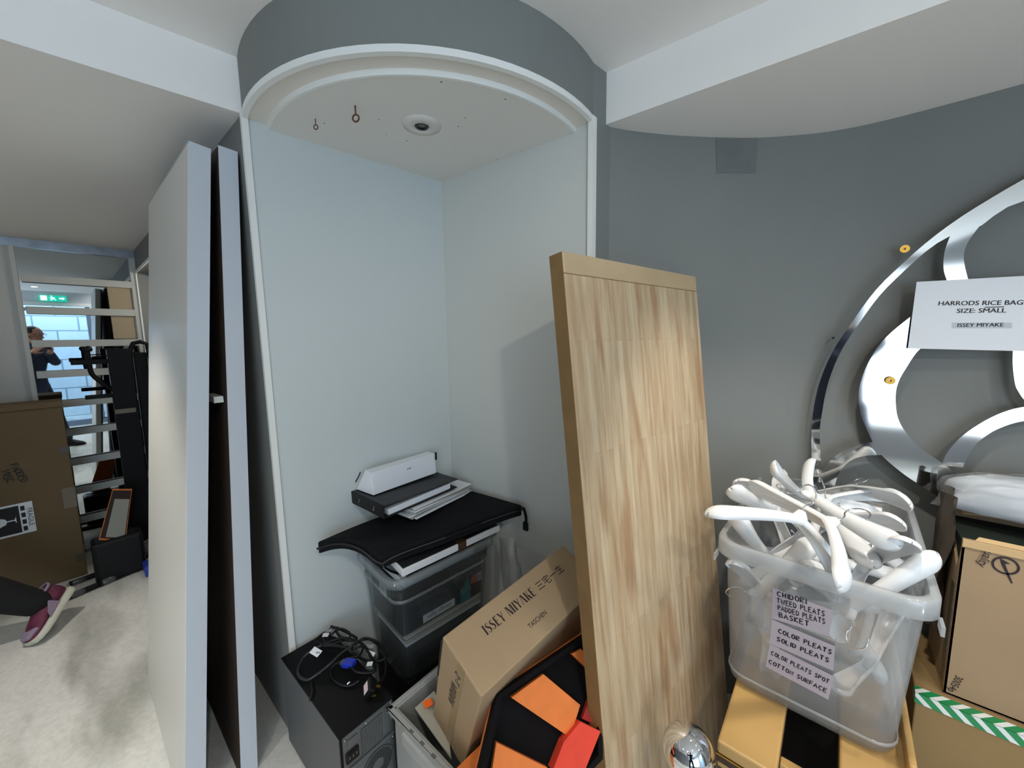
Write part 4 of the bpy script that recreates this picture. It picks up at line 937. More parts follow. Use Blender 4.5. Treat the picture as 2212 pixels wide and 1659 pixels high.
for x_, y_ in ((-.14, 1.05), (.13, 1.07), (-.14, 1.66), (.13, 1.66)): mk('leg', B().box((x_-.018, y_-.018, 0), (x_+.018, y_+.018, .44)), M['plank_wood'], stl, bevel=.003)
b = B(); b.box((-.14, 1.64, .40), (.13, 1.68, .44)); b.box((-.14, 1.2, .22), (-.11, 1.66, .25)); mk('cross_rail', b, M['plank_wood'], stl, bevel=.002)
mk('brace', B().box((-.05, 1.06, .405), (.06, 1.085, .438)), M['plank_wood'], stl, bevel=.002)

tag(mk('gap_darkening_box', B().box((-.115, 1.16, 0), (.105, 1.60, .36)), M['black_plastic'], bevel=.006), 'black box added under the wooden stool to darken the gap', 'box')  # added box that makes the shaded gap between the planks dark
hx_, hy_ = -.012, 1.447
b, Th = tubshape(hx_, hy_, .514, .945, .345, .60, .392, .660, .05, .003, -.02)
tt = thing('hanger_tub', 'milky plastic tub with three lilac labels, heaped with white hangers', 'tub', (hx_, hy_, .514))
mk('tub_body', b, M['milky'], tt, smooth=True)
b = B(); b.loops([[Th @ p for p in rrect(w_, d_, .055, 6, z_)] for w_, d_, z_ in ((.392, .66, .944), (.416, .684, .949), (.424, .692, .943), (.424, .692, .905), (.419, .687, .905), (.418, .686, .938), (.394, .662, .940))], False, False); mk('tub_rim', b, M['milky_rim'], tt, smooth=True)
b = B()
for sx in (-1, 1): b.box((sx*.212-.003*(sx > 0)-.0, -.34, .885), (sx*.212+.003, -.30, .905), Th)
mk('rim_tab', b, M['milky_rim'], tt)
b = B(); b.loops([[Th @ p for p in rrect(w_, d_, .05, 5, z_)] for w_, d_, z_ in ((.352, .607, .555), (.356, .611, .553), (.356, .611, .548), (.351, .606, .546))], False, False); mk('base_ridge', b, M['milky_rim'], tt, smooth=True)
# labels on the front wall
f0, f1 = Th @ Vector((0, -.30, .514)), Th @ Vector((0, -.33, .945)); fu = (f1-f0).normalized(); fr = (Th.to_3x3() @ Vector((1, 0, 0))).normalized(); fn = fr.cross(fu); fn = fn if fn.y < 0 else -fn
c8 = lambda x, y: (1480+x/3.687, 1209+y/3.687)
fp = lambda x, y, off=.0012: pl(*c8(x, y), f0+fn*off, fn)
LB = [([(698, 222), (1180, 405), (1145, 610), (688, 465)], [('CHIDORI', .14, .78), ('TWEED PLEATS', .13, .56), ('PADDED PLEATS', .14, .34), ('BASKET', .15, .12)], .21, .0026),
      ([(690, 475), (1195, 690), (1180, 885), (672, 665)], [('COLOR PLEATS', .13, .58), ('SOLID PLEATS', .12, .24)], .23, .0027),
      ([(672, 672), (1188, 930), (1140, 1115), (640, 850)], [('COLOR PLEATS SPOT', .05, .62), ('COTTON SURFACE', .04, .22)], .22, .0024)]
for k, (q, lines, hh, w_) in enumerate(LB):
    P = [fp(*p, .0012+.0008*k) for p in q]
    la = mk('paper_label', B().prism(P, fn*.0005), M['lilac_label'], tt, label=['top label reading CHIDORI', 'middle label reading COLOR PLEATS SOLID PLEATS', 'bottom label reading COTTON SURFACE'][k])
    Fq = frame(P[3]+fn*(.0007), P[2]-P[3], P[0]-P[3]); wq, hq = (P[2]-P[3]).length, ((P[0]-P[3])-(P[2]-P[3]).normalized()*((P[0]-P[3]).dot((P[2]-P[3]).normalized()))).length
    if (Fq.to_3x3() @ Vector((0, 0, 1))).dot(fn) < 0: print('label frame flipped')
    b = B()
    for s, lx, ly in lines:
        h = hh*hq*.72; n = len(s); 
        natural = sum(h*(max([max(p_[0] for p_ in st) for st in STROKES.get(c_, [])] or [.35])+.27) for c_ in s)
        maxw = wq*(.97-lx); sc = min(1.0, maxw/natural)
        Fl2 = Fq @ Matrix.Translation((lx*wq, ly*hq, 0)) @ Matrix.Diagonal((sc, 1, 1, 1))
        pen(b, s, Fl2, h, w_, 0, 0, jit=.03, lean=.05)
    mk('handwriting', b, M['ink'], la)

# one hanger: broad hollow shoulders, swept arms, chrome hook
def hanger_parts():
    b = B(); L = []
    nS, nT = 34, 9
    for i in range(nS+1):
        t = math.sin((-1+2*i/nS)*PI/2); s = abs(t); x = .205*t
        zc = -.082*s**1.25; yc = .022*s*s
        w_ = .0125+.0165*s**1.5
        h_ = .014+.009*s
        if s > .86: k = math.sqrt(max(0, 1-((s-.86)/.14)**2)); w_ *= max(k, .03); h_ *= max(k, .12)
        row = []
        for j in range(nT+1):
            a = PI*j/nT; row.append(Vector((x, yc+w_*math.cos(a), zc+h_*math.sin(a)*.95-(.006 if j in (0, nT) else 0))))
        L.append(row)
    b.loops(L, False, False, closed=False)
    hub = B(); hub.lathe([(.001, -.006), (.013, -.004), (.014, .008), (.009, .02), (.006, .026), (.001, .027)], 16)
    for i in range(len(hub.v)): hub.v[i] = Vector((hub.v[i].x*1.5, hub.v[i].y*.9, hub.v[i].z))
    hk = B(); r = .023
    P = [Vector((0, 0, .022)), Vector((0, 0, .04))]
    P += [Vector((r*math.sin(0)+r*math.sin(a)*1.0, 0, .064-r*math.cos(a)*1.0+.0)) for a in [math.radians(d) for d in range(20, 261, 15)]]
    P = [Vector((0, 0, .02)), Vector((0, 0, .034)), Vector((.006, 0, .043))]+[Vector((r*math.sin(math.radians(d)), 0, .066-r*math.cos(math.radians(d)))) for d in range(30, 261, 15)]
    hk.tube(spline(P, 3), .0017, 8); hk.sphere(P[-1], .003, 8, 6)
    return b, hub, hk
HB, HH, HK = hanger_parts()
HANG = [
 ((-.05, 1.061, 1.072), ((.599, -.779, .186), (.624, .6, .501), (-.502, -.184, .845)), 'white hanger lying foremost on the heap, one arm hanging over the front rim'),
 ((-.038, 1.328, 1.049), ((.431, .253, -.866), (-.89, -.041, -.455), (-.151, .967, .207)), 'white hanger on the heap with one arm pointing straight up'),
 ((-.069, 1.496, .989), ((.614, .303, -.729), (.657, -.707, .26), (-.437, -.638, -.634)), 'white hanger rising behind the upright arm towards the table top'),
 ((-.125, 1.352, .981), ((.18, .653, .736), (.976, -.027, -.215), (-.121, .757, -.642)), 'white hanger forming a fork at the left of the heap'),
 ((.05, 1.16, .847), ((-.725, .63, .279), (.162, .549, -.82), (-.67, -.549, -.5)), 'white hanger poking out at the right front corner of the tub'),
 ((.08, 1.306, .89), ((.257, .958, .126), (-.323, -.037, .946), (.911, -.284, .3)), 'white hanger showing its hollow end at the right side of the heap'),
 ((.002, 1.535, .975), ((.486, -.142, -.862), (.833, .373, .409), (.263, -.917, .3)), 'white hanger lying towards the back rim beneath the rearmost one'),
 ((.047, 1.652, .985), ((.726, .525, .444), (-.535, .026, .844), (.431, -.851, .3)), 'rearmost white hanger of the heap, resting near the back rim'),
 ((.001, 1.44, .936), ((.664, .734, .145), (-.318, .101, .943), (.677, -.672, .3)), 'white hanger lying flat across the middle of the heap'),
 ((-.128, 1.461, .914), ((.4, -.904, -.148), (.334, -.006, .942), (-.853, -.427, .3)), 'white hanger leaning on the left back part of the heap'),
 ((-.116, 1.285, .851), ((.391, .909, .142), (.83, -.282, -.482), (-.398, .306, -.865)), 'white hanger just behind the front rim at its left end'),
 ((-.118, 1.262, .727), ((.22, -.974, .055), (.299, .121, .947), (-.929, -.192, .318)), 'white hanger seen through the tub wall at upper left of the labels'),
 ((-.135, 1.345, .60), ((-.044, .485, -.874), (.998, -.015, -.059), (-.042, -.875, -.483)), 'lowest white hanger in the tub, its end pressed on the wall below the labels'),
 ((.114, 1.35, .605), ((.334, .897, .289), (.912, -.385, .141), (.238, .216, -.947)), 'white hanger seen through the lower right of the tub wall'),
 ((.094, 1.30, .787), ((-.286, .109, .952), (-.525, -.849, -.06), (.802, -.517, .3)), 'white hanger seen through the tub wall right of the middle label'),
 ((-.135, 1.215, .774), ((.285, -.549, -.786), (-.312, .722, -.617), (.906, .421, .034)), 'white hanger seen through the tub wall left of the middle label'),
 ((.02, 1.42, .72), ((.8, .3, .52), (-.36, .93, .0), (-.48, -.19, .855)), 'white hanger buried in the tub behind the bottom label'),
 ((-.03, 1.38, .84), ((.92, -.3, -.25), (.28, .95, -.1), (.27, .02, .96)), 'white hanger buried in the tub behind the top label'),
 ((.0, 1.58, .90), ((.95, .28, .1), (-.27, .95, -.1), (-.12, .07, .99)), 'white hanger lying across the back of the tub below the rim'),
 ((.0, 1.44, .985), ((.25, .93, -.28), (-.966, .26, .0), (.07, .27, .96)), 'white hanger on top of the heap pointing from front to back'),
 ((-.06, 1.60, .74), ((.85, -.45, .26), (.47, .88, -.0), (-.23, .12, .965)), 'white hanger low at the back of the tub'),
 ((-.002, 1.13, 1.056), ((-.494, -.302, .815), (.863, -.281, .419), (.103, .911, .4)), 'white hanger whose broad end hangs out over the front rim above the labels'),
]
hproto = None
random.seed(11)
for i, (p, r, la) in enumerate(HANG):
    if hproto is None:
        hproto = thing('coat_hanger', la, 'hanger', p, Matrix(r), group='white hangers in the tub')
        mk('hanger_arms', HB, M['hanger'], hproto, local=True, smooth=True, solid=.0026, label=None)
        mk('hub', HH, M['hanger'], hproto, local=True, smooth=True)
        mk('hook', HK, M['chrome'], hproto, local=True, smooth=True, label='chrome wire hook')
        HKIDS = children(hproto)
    else:
        h = hproto.copy(); C.objects.link(h); h.matrix_world = Matrix.Translation(p) @ Matrix(r).to_4x4(); h['label'] = la
        for ch in HKIDS:
            c_ = ch.copy(); C.objects.link(c_); c_.parent = h

# ================================================================ cartons at the right
lo_ = thing('lower_carton', 'lower brown carton edged with green and white striped tape', 'box', (.5, 1.66, 0))
mk('carton_body', B().box((.226, 1.50, 0), (.80, 1.825, .470)), M['carton_dark'], lo_, bevel=.004)
def stripes():
    m = bpy.data.materials.new('green_white_stripe_tape'); m.use_nodes = True; nt = m.node_tree; bs = nt.nodes['Principled BSDF']
    tc = nt.nodes.new('ShaderNodeTexCoord'); sx = nt.nodes.new('ShaderNodeSeparateXYZ'); nt.links.new(tc.outputs['Object'], sx.inputs[0])
    ad = nt.nodes.new('ShaderNodeMath'); ad.operation = 'ADD'; nt.links.new(sx.outputs['X'], ad.inputs[0])
    s1 = nt.nodes.new('ShaderNodeMath'); s1.operation = 'SUBTRACT'; nt.links.new(sx.outputs['Z'], s1.inputs[0]); nt.links.new(sx.outputs['Y'], s1.inputs[1])
    nt.links.new(s1.outputs[0], ad.inputs[1])
    mo = nt.nodes.new('ShaderNodeMath'); mo.operation = 'MULTIPLY'; mo.inputs[1].default_value = 26; nt.links.new(ad.outputs[0], mo.inputs[0])
    fr_ = nt.nodes.new('ShaderNodeMath'); fr_.operation = 'FRACT'; nt.links.new(mo.outputs[0], fr_.inputs[0])
    lt = nt.nodes.new('ShaderNodeMath'); lt.operation = 'LESS_THAN'; lt.inputs[1].default_value = .42; nt.links.new(fr_.outputs[0], lt.inputs[0])
    mx = nt.nodes.new('ShaderNodeMix'); mx.data_type = 'RGBA'; mx.inputs[6].default_value = lin('1f8a52'); mx.inputs[7].default_value = lin('e4e9e8')
    nt.links.new(lt.outputs[0], mx.inputs[0]); nt.links.new(mx.outputs[2], bs.inputs['Base Color']); bs.inputs['Roughness'].default_value = .25; return m
b = B(); b.box((.2255, 1.4985, .440), (.80, 1.4997, .4712)); b.box((.2255, 1.4985, .4702), (.80, 1.528, .4714)); b.box((.2248, 1.4985, .44), (.226, 1.53, .471)); mk('striped_tape', b, stripes(), lo_)
ub = thing('open_carton', 'upper brown carton with a torn open top and dark contents', 'box', (.5, 1.68, .4715))
xa, xb, ya, yb, za, zc = .284, .78, 1.545, 1.80, .4725, .965
b = B(); t_ = .006
b.box((xa, ya, za), (xb, yb, za+t_)); b.box((xa, ya, za), (xb, ya+t_, zc-.025)); b.box((xa, yb-t_, za), (xb, yb, zc+.02)); b.box((xb-t_, ya, za), (xb, yb, zc))
b.prism([Vector((xa, ya, za)), Vector((xa, yb, za)), Vector((xa, yb, zc+.02)), Vector((xa, yb-.07, zc+.01)), Vector((xa, yb-.12, zc-.05)), Vector((xa, ya+.03, zc-.12)), Vector((xa, ya, zc-.05))], (t_, 0, 0))
mk('carton_body', b, M['carton_right'], ub, bevel=.002)
b = B(); b.box((xa, ya-.004, zc-.047), (xb, ya, zc-.026)); b.prism([Vector((xa+.02, ya, zc-.026)), Vector((xb, ya, zc-.03)), Vector((xb, ya+.014, zc-.018)), Vector((xa+.03, ya+.012, zc-.016))], (0, -.002, -.004)); mk('front_flap', b, mat('light_carton_fold', 'c9a878', .8), ub, bevel=.001)
b = B(); b.prism([Vector((xa-.004, yb, zc+.018)), Vector((xb, yb, zc+.012)), Vector((xb, yb-.05, zc-.005)), Vector((xa+.14, yb-.06, zc-.01)), Vector((xa+.03, yb-.06, zc-.02))], (0, 0, .004)); mk('back_flap', b, mat('light_carton_fold_back', 'c4a072', .8), ub, bevel=.001)
mk('dark_contents', B().box((xa+t_+.001, ya+t_+.001, za+t_+.001), (xb-t_-.001, yb-t_-.001, zc-.045)), mat('dark_green_cloth', '0d1a10', .9), ub)
b = B(); b.box((xa-.0008, ya+.02, za+.02), (xa, ya+.055, zc-.17)); mk('clear_tape', b, M['tape_clear'], ub)
p = pb(2208, 1140, ya+.06); mk('white_tube', B().lathe([(.006, 0), (.010, 0), (.010, .05), (.006, .05)], 16, Matrix.Translation((p.x+.006, p.y, zc-.10)), cap=False), M['hanger'], ub)
# marks on the carton front
Fq = frame(pb(2172, 1222, ya-.0012), (.93, 0, -.36), (.36, 0, .93))
b = B(); rr = [(.0235*math.cos(t*PI/20), .0235*math.sin(t*PI/20), 0) for t in range(41)]; ri = [(.0192*math.cos(t*PI/20), .0192*math.sin(t*PI/20), 0) for t in range(41)]
b.band([Fq @ Vector(p_) for p_ in rr], [Fq @ Vector(p_) for p_ in ri], (0, -.0004, 0))
b.prism([Fq @ Vector(p_) for p_ in ((-.016, .012, 0), (.004, .010, 0), (-.003, .004, 0), (.030, -.034, 0), (.028, -.036, 0), (-.008, -.0, 0))], (0, -.0004, 0)); mk('round_mark', b, M['violet_ink'], ub)
Fw_ = frame(pb(2132, 1201, ya-.0012), (-.22, 0, -.97), (.97, 0, -.22)); mk('carton_print', text_builder('Quality', .0245, Fw_, xs=.9, shear=.2), M['violet_ink'], ub)
Fw_ = frame(pb(2121, 1200, ya-.0012), (-.22, 0, -.97), (.97, 0, -.22)); mk('carton_print', text_builder('Guaranteed', .0125, Fw_, xs=.9), mat('faint_print', '8d6f52', .8), ub)
Fw_ = frame(pb(2063, 1478, ya-.0012), (-.2, 0, -.97), (.97, 0, -.2)); mk('carton_print', text_builder('30054p', .021, Fw_, xs=.9, shear=-.1), M['ink'], ub)
# plastic-wrapped white bundle on the carton
b = B(); L = []
for j in range(9):
    v = j/8
    L.append([Vector((.52+(.26-.10*v**2)*math.cos(t*PI/12)*(1+.05*math.sin(5*t+j)), 1.735+(.075-.03*v)*math.sin(t*PI/12)*(1+.08*math.sin(7*t+j)), .972+.105*math.sin(PI/2*v)+random.uniform(-.003, .003))) for t in range(24)])
b.loops(L); wbn = thing('wrapped_bundle', 'white bundle in crumpled clear plastic on the open carton', 'bundle', (.52, 1.735, .972))
mk('white_filling', b, mat('white_wadding', 'dfe3e8', .7, bump=.4, bscale=26), wbn, smooth=True)
b2 = B(); b2.v = [Vector((.52, 1.735, 1.0))+(q-Vector((.52, 1.735, 1.0)))*1.06+Vector((random.uniform(-.006, .006), random.uniform(-.005, .005), random.uniform(-.004, .004))) for q in b.v]; b2.f = list(b.f)
mk('film', b2, M['bagfilm'], wbn)
# crumpled clear film hanging between the tub and the cartons
b = B(); L = []
for j in range(8):
    L.append([Vector((.262+.022*math.sin(j*.9+i*1.3)+.008*i/6, 1.60+.16*i/9+.01*math.sin(3*i+j), 1.03-.42*j/7+random.uniform(-.01, .01))) for i in range(10)])
b.loops(L, False, False, closed=False); tag(mk('hanging_film', b, mat('brown_crumpled_wrapping', '4e4436', .35, noise=.4, nscale=18), subs=1, smooth=True), 'dark crumpled wrapping hanging between the hanger tub and the cartons', 'wrapping')

# ================================================================ steel emblem on the curved wall
EP0 = Vector((-.06, 1.752, 0)); EN = Vector((.09, -1, 0)).normalized()
c3 = lambda x, y: (1700+x/4.32, 380+y/4.32); c4_ = lambda x, y: (1700+x/4.32, 700+y/4.32)
ep = lambda p, off=0: pl(p[0], p[1], EP0+EN*off, EN)
em = thing('steel_emblem', 'large polished steel openwork emblem fixed to the right grey wall', 'emblem', ep((1950, 850)))
def eband(A_, B_, off):
    n = 40
    def res(Q):
        P = spline([ep(q, off) for q in Q], 8); d = [0]
        for a_, b_ in zip(P, P[1:]): d.append(d[-1]+(b_-a_).length)
        out = []
        for k in range(n+1):
            s = d[-1]*k/n; j = max(i for i in range(len(d)) if d[i] <= s+1e-9); j = min(j, len(P)-2)
            f = (s-d[j])/max(d[j+1]-d[j], 1e-9); out.append(P[j].lerp(P[j+1], min(1, f)))
        return out
    b = B(); b.band(res(A_), res(B_), EN*-.006); return b
bands = [
 ([(1754, 1030), (1752.8, 955), (1755.6, 897), (1769, 830), (1799.5, 758), (1846, 688), (1885, 635), (1924.5, 593), (1998.6, 526), (2070, 472.6), (2140, 428.6), (2212, 387), (2300, 345), (2420, 304), (2520, 288)],
  [(1776, 1030), (1770.6, 943), (1775, 897), (1788, 830), (1816, 760), (1860, 692.5), (1901, 637), (1950, 588), (2008, 537), (2056, 508), (2117, 489), (2163, 454), (2212, 434), (2300, 405), (2420, 372), (2520, 356)]),
 ([(2054, 506), (2041, 542), (2038, 577), (2045, 604.5), (2060, 640), (2085, 670)], [(2117, 487), (2091, 523.5), (2082, 556), (2091, 602), (2105, 630), (2120, 650)]),
 ([(2010, 655), (1968.5, 683), (1920, 722.6), (1894, 753), (1871, 792.6), (1857, 834), (1854.6, 862), (1860, 897), (1885, 954.6), (1905, 984), (1954.6, 1026), (2022, 1070), (2060, 1096)],
  [(2060, 700), (2020, 728), (1987, 754), (1972, 772), (1959, 792.6), (1943, 820), (1935, 850), (1938, 897), (1954.6, 931), (1989, 968.5), (2033, 998.6), (2060, 1018), (2085, 1036)]),
 ([(1762, 1045), (1780, 1012.5), (1799.5, 989), (1829.6, 971), (1862, 959), (1890, 954)], [(1803, 1050), (1808, 1033), (1818, 1012.5), (1836.6, 996), (1862, 986), (1905, 982.5)]),
 ([(2300, 872), (2212, 879), (2163, 892), (2117, 915), (2075, 945), (2047, 978), (2034, 1005)], [(2300, 905), (2212, 909.5), (2160.6, 924.5), (2128, 943), (2105, 964), (2089, 989), (2080, 1010)]),
 ([(2188, 755), (2188, 792.6), (2193, 830), (2200, 846), (2213, 864), (2240, 885)], [(2225, 750), (2225, 790), (2228, 825), (2236, 840), (2250, 855), (2290, 875)]),
]
for k, (A_, B_) in enumerate(bands):
    eb = eband(A_, B_, .0006*k); mk('emblem_band', eb, M['steel'], em)
    # the far half beyond the picture's edge repeats the near half
    ctr = ep((2520, 600)); tx = Vector((-EN.y, EN.x, 0)); tx = tx if tx.x > 0 else -tx
    eb.v = [q_-tx*2*(q_-ctr).dot(tx) for q_ in eb.v]; eb.v = [Vector((q_.x, q_.y-.09*max(0, q_.x-.5), q_.z)) for q_ in eb.v]; mk('emblem_band', eb, M['steel'], em)
for u, v in ((1800, 730), (1880, 930), (2100, 460)):
    p = ep((u, v), -.007); mk('stud', B().tube([p, p-EN*.03], .004, 8), M['steel'], em)
for u, v, la in ((1954, 538, 'brass washer on the bare wall above the emblem\'s outer ring'), (1923, 822, 'brass washer on the dark crescent of the emblem')):
    p = ep((u, v), .009 if v > 700 else -.026); T = frame(p, (1, .09, 0), (0, 0, 1))
    tag(mk('brass_washer', B().lathe([(.003, 0), (.0125, 0), (.012, .004), (.003, .004)], 24, T if (T.to_3x3() @ Vector((0, 0, 1))).dot(EN) > 0 else T @ Matrix.Rotation(PI, 4, 'X'), cap=False), M['brass'], smooth=False), la, 'washer', 'brass washers on the right wall')
q = [ep(p, .012) for p in ((1961, 752.6), (2212, 758.5), (2212, 596), (1980, 609))]
# the sheet runs on past the frame to A4 width
ux = (q[1]-q[0]).normalized(); wA = .297
q[1] = q[0]+ux*wA; q[2] = q[3]+(q[2]-q[3]).normalized()*(wA-.01)
sg_ = thing('paper_notice', 'white paper notice taped over the steel emblem', 'notice', (q[0]+q[1])/2)
mk('sheet', B().prism(q, EN*.0006), M['paper'], sg_)
def ntext(s, u, v, size, bold=0, **k):
    p = ep((u, v), .0130); F = frame(p, ep((u+60, v-60*.012), .0130)-p, (0, 0, 1)); 
    tb_ = text_builder(s, size, F, **k)
    if bold: 
        t2 = text_builder(s, size, F @ Matrix.Translation((bold, 0, 0.0001)), **k); n = len(tb_.v); tb_.v += t2.v; tb_.f += [tuple(i+n for i in f) for f in t2.f]
    mk('notice_print', tb_, M['ink'], sg_)
ntext('HARRODS RICE BAG', 2026, 656, .0185, .0005, align='LEFT', xs=.98)
ntext('SIZE: SMALL', 2066, 672, .0185, .0005, align='LEFT', xs=1.0)
ntext('ISSEY MIYAKE', 2067, 703, .0155, .0005, align='LEFT', xs=.98)
b = B(); b.prism([ep(p, .0131) for p in ((2127, 664.5), (2169, 663.5), (2169, 662), (2127, 663))], EN*.0003); mk('underline', b, M['ink'], sg_)
b = B(); b.prism([ep(p, .0127) for p in ((2056, 709), (2186, 709), (2186, 697), (2056, 697))], EN*.0002); mk('highlight_strip', b, mat('pale_grey_highlight', 'c3c9cf', .8), sg_)

# ================================================================ people
def limb(b, p, q, r0, r1, n=14):
    p, q = Vector(p), Vector(q); d = q-p; ax = d.normalized(); x = ax.orthogonal().normalized(); y = ax.cross(x); L = []
    for k in range(5):                                     # rounded start
        a = -PI/2+PI/2*k/4; L.append([p+ax*r0*math.sin(a)+(x*math.cos(t*2*PI/n)+y*math.sin(t*2*PI/n))*max(r0*math.cos(a), 1e-4) for t in range(n)])
    for k in range(1, 5):
        a = PI/2*k/4; L.append([q+ax*r1*math.sin(a)+(x*math.cos(t*2*PI/n)+y*math.sin(t*2*PI/n))*max(r1*math.cos(a), 1e-4) for t in range(n)]) if k > 1 else L.append([q+(x*math.cos(t*2*PI/n)+y*math.sin(t*2*PI/n))*r1 for t in range(n)])
    return b.loops(L)
def chain(b, pts):
    for (p, r), (q, s) in zip(pts, pts[1:]): limb(b, p, q, r, s)
def ellip(b, c, r, Rm=None):
    n0 = len(b.v); b.sphere((0, 0, 0), 1, 20, 14, r)
    for i in range(n0, len(b.v)): b.v[i] = Vector(c)+(Rm @ b.v[i] if Rm else b.v[i])
def fuse(name, b, m, parent, vox=.008, sm=6, **k):
    """one continuous skin over overlapping volumes"""
    o = mk(name, b, m, parent, smooth=True, **k)
    r = o.modifiers.new('fuse', 'REMESH'); r.mode = 'VOXEL'; r.voxel_size = vox; r.use_smooth_shade = True
    s = o.modifiers.new('smooth', 'SMOOTH'); s.factor = .5; s.iterations = sm
    return o
def hand(b, wrist, d, up, size=1.0, curl=.6, thumb=1):
    """palm, four unequal bent fingers and a thumb leaving the palm's side; d: towards the knuckles, up: back of the hand"""
    d = Vector(d).normalized(); up = Vector(up); up = (up-d*up.dot(d)).normalized(); s = d.cross(up)*thumb; w = Vector(wrist)
    for k in range(4):
        o = s*(.03-.02*k)*size; limb(b, w+o*.6, w+d*.08*size+o, .012*size, .0115*size)
        l = (.040, .045, .042, .033)[k]*size; p = w+d*.082*size+o; dd = d
        for j in range(3):
            dd = (dd*math.cos(curl)-up*math.sin(curl)).normalized() if j else (dd*math.cos(curl*.7)-up*math.sin(curl*.7)).normalized()
            q = p+dd*l*(1, .62, .48)[j]; nn = up; limb(b, p, q, (.0092, .0085, .0078)[j]*size, (.0085, .0078, .007)[j]*size); p = q
            up2 = s.cross(dd)*thumb
            up_ = up
    p = w+s*.03*size+d*.02*size; q = p+(s*.7+d*.6-up*.3)*.038*size; limb(b, w+s*.012*size, p, .014*size, .012*size); limb(b, p, q, .0115*size, .010*size); limb(b, q, q+(d*.9-up*.5+s*.1).normalized()*.03*size, .0098*size, .0085*size)
def head(b, c, f, upv, s=1.0):
    """skull, jaw, nose, lips, brows and ears facing f"""
    f = Vector(f).normalized(); u = Vector(upv); u = (u-f*u.dot(f)).normalized(); x = f.cross(u); Rm = Matrix((x, f, u)).transposed(); c = Vector(c)
    ellip(b, c+u*.02*s, (.073*s, .092*s, .098*s), Rm); ellip(b, c+f*.022*s-u*.055*s, (.055*s, .062*s, .062*s), Rm)
    limb(b, c+f*.088*s+u*.005*s, c+f*.105*s-u*.03*s, .008*s, .014*s)                      # nose
    ellip(b, c+f*.083*s-u*.062*s, (.022*s, .010*s, .006*s), Rm); ellip(b, c+f*.081*s-u*.071*s, (.02*s, .010*s, .007*s), Rm)
    ellip(b, c+f*.075*s-u*.098*s, (.02*s, .016*s, .015*s), Rm)                           # chin
    for q in (-1, 1):
        ellip(b, c+x*q*.031*s+f*.082*s+u*.026*s, (.02*s, .010*s, .008*s), Rm)              # brow
        ellip(b, c+x*q*.074*s-f*.004*s-u*.012*s, (.008*s, .017*s, .03*s), Rm)               # ear
    return Rm
# ---- the photographer, standing behind the phone; the mirror shows him
vw = Vector((-.651, .759, 0)); sd = Vector((.759, .651, 0))           # the way he faces, and his right
ph_c = Vector((0, 0, CAMZ))-vw*.13-sd*.045+Vector((0, 0, -.022))
hip = Vector((.37, -.30, .93)); chest = Vector((.375, -.27, 1.36)); neck = Vector((.36, -.245, 1.50)); hd = Vector((.335, -.215, 1.645))
shR, shL = chest+sd*.185+Vector((0, 0, .07)), chest-sd*.185+Vector((0, 0, .07))
elR, elL = shR*.5+ph_c*.5+sd*.12-Vector((0, 0, .19)), shL*.45+ph_c*.55-sd*.13-Vector((0, 0, .2))
wrR, wrL = ph_c+sd*.115-vw*.055+Vector((0, 0, -.07)), ph_c-sd*.11-vw*.055+Vector((0, 0, -.07))
hR, hL = hip+sd*.095, hip-sd*.095
knR, anR = Vector((.50, -.13, .50)), Vector((.56, -.06, .09)); knL, anL = Vector((.28, -.36, .49)), Vector((.36, -.47, .09))
per = thing('person', 'person in dark blue clothes holding up a phone, seen in the mirror', 'person', (.42, -.25, 0))
b = B()
chain(b, [(hip, .14), (hip+Vector((0, 0, .2)), .125), (chest, .145), (chest+Vector((0, 0, .08)), .11), (neck, .058), (hd-Vector((0, 0, .04)), .055)])
for h_, k_, a_ in ((hR, knR, anR), (hL, knL, anL)): chain(b, [(h_, .085), (k_, .055), (a_, .036)])
for s_, e_, w_ in ((shR, elR, wrR), (shL, elL, wrL)): chain(b, [(s_, .055), (e_, .04), (w_, .028)])
for s_ in (shR, shL): limb(b, chest+Vector((0, 0, .06)), s_, .08, .056)
Rm = head(b, hd, (-.60, .72, -.06), (0, 0, 1))
hand(b, wrR, (ph_c+sd*.078-wrR), sd, curl=.5, thumb=1); hand(b, wrL, (ph_c-sd*.078-wrL), -sd, curl=.5, thumb=-1)
fuse('body', b, M['skin'], per, .007, 4)
b = B(); chain(b, [(hip+Vector((0, 0, .02)), .155), (hip+Vector((0, 0, .2)), .143), (chest, .16), (chest+Vector((0, 0, .09)), .118)])
for s_, e_, w_ in ((shR, elR, wrR), (shL, elL, wrL)): chain(b, [(chest+Vector((0, 0, .06)), .09), (s_, .07), (e_, .056), (e_.lerp(w_, .82), .042)])
sh_ = fuse('sweater', b, M['navy'], per, .009, 5)
b = B()
for h_, k_, a_ in ((hR, knR, anR), (hL, knL, anL)): chain(b, [(hip+Vector((0, 0, .0)), .145), (h_, .10), (k_, .073), (a_+Vector((0, 0, .03)), .06)])
fuse('trousers', b, mat('navy_trousers', '222c44', .85), per, .009, 5)
fr2 = Vector((-.60, .72, 0)).normalized()
b = B(); ellip(b, hd+Vector((0, 0, .035))-fr2*.012, (.079, .094, .09), Rm); b.v = [p if p.z > hd.z-.02 or True else p for p in b.v]
keep = B(); keep.v = [Vector((p.x, p.y, max(p.z, hd.z+.025-.7*min(0, (p-hd).dot(fr2)+.03)*-1))) if (p-hd).dot(fr2) > -.03 else p for p in b.v]; keep.f = b.f
keep.v = [p if (p-hd).dot(fr2) < .055 or p.z > hd.z+.07 else p-fr2*.03 for p in keep.v]
mk('hair', keep, M['hair'], per, smooth=True)
for q in (-1, 1):
    mk('eye', B().sphere(hd+sd*q*.031+fr2*.078+Vector((0, 0, .010)), .011, 12, 8), mat('eye_white', 'e5e2dc', .2), per, smooth=True)
b = B()
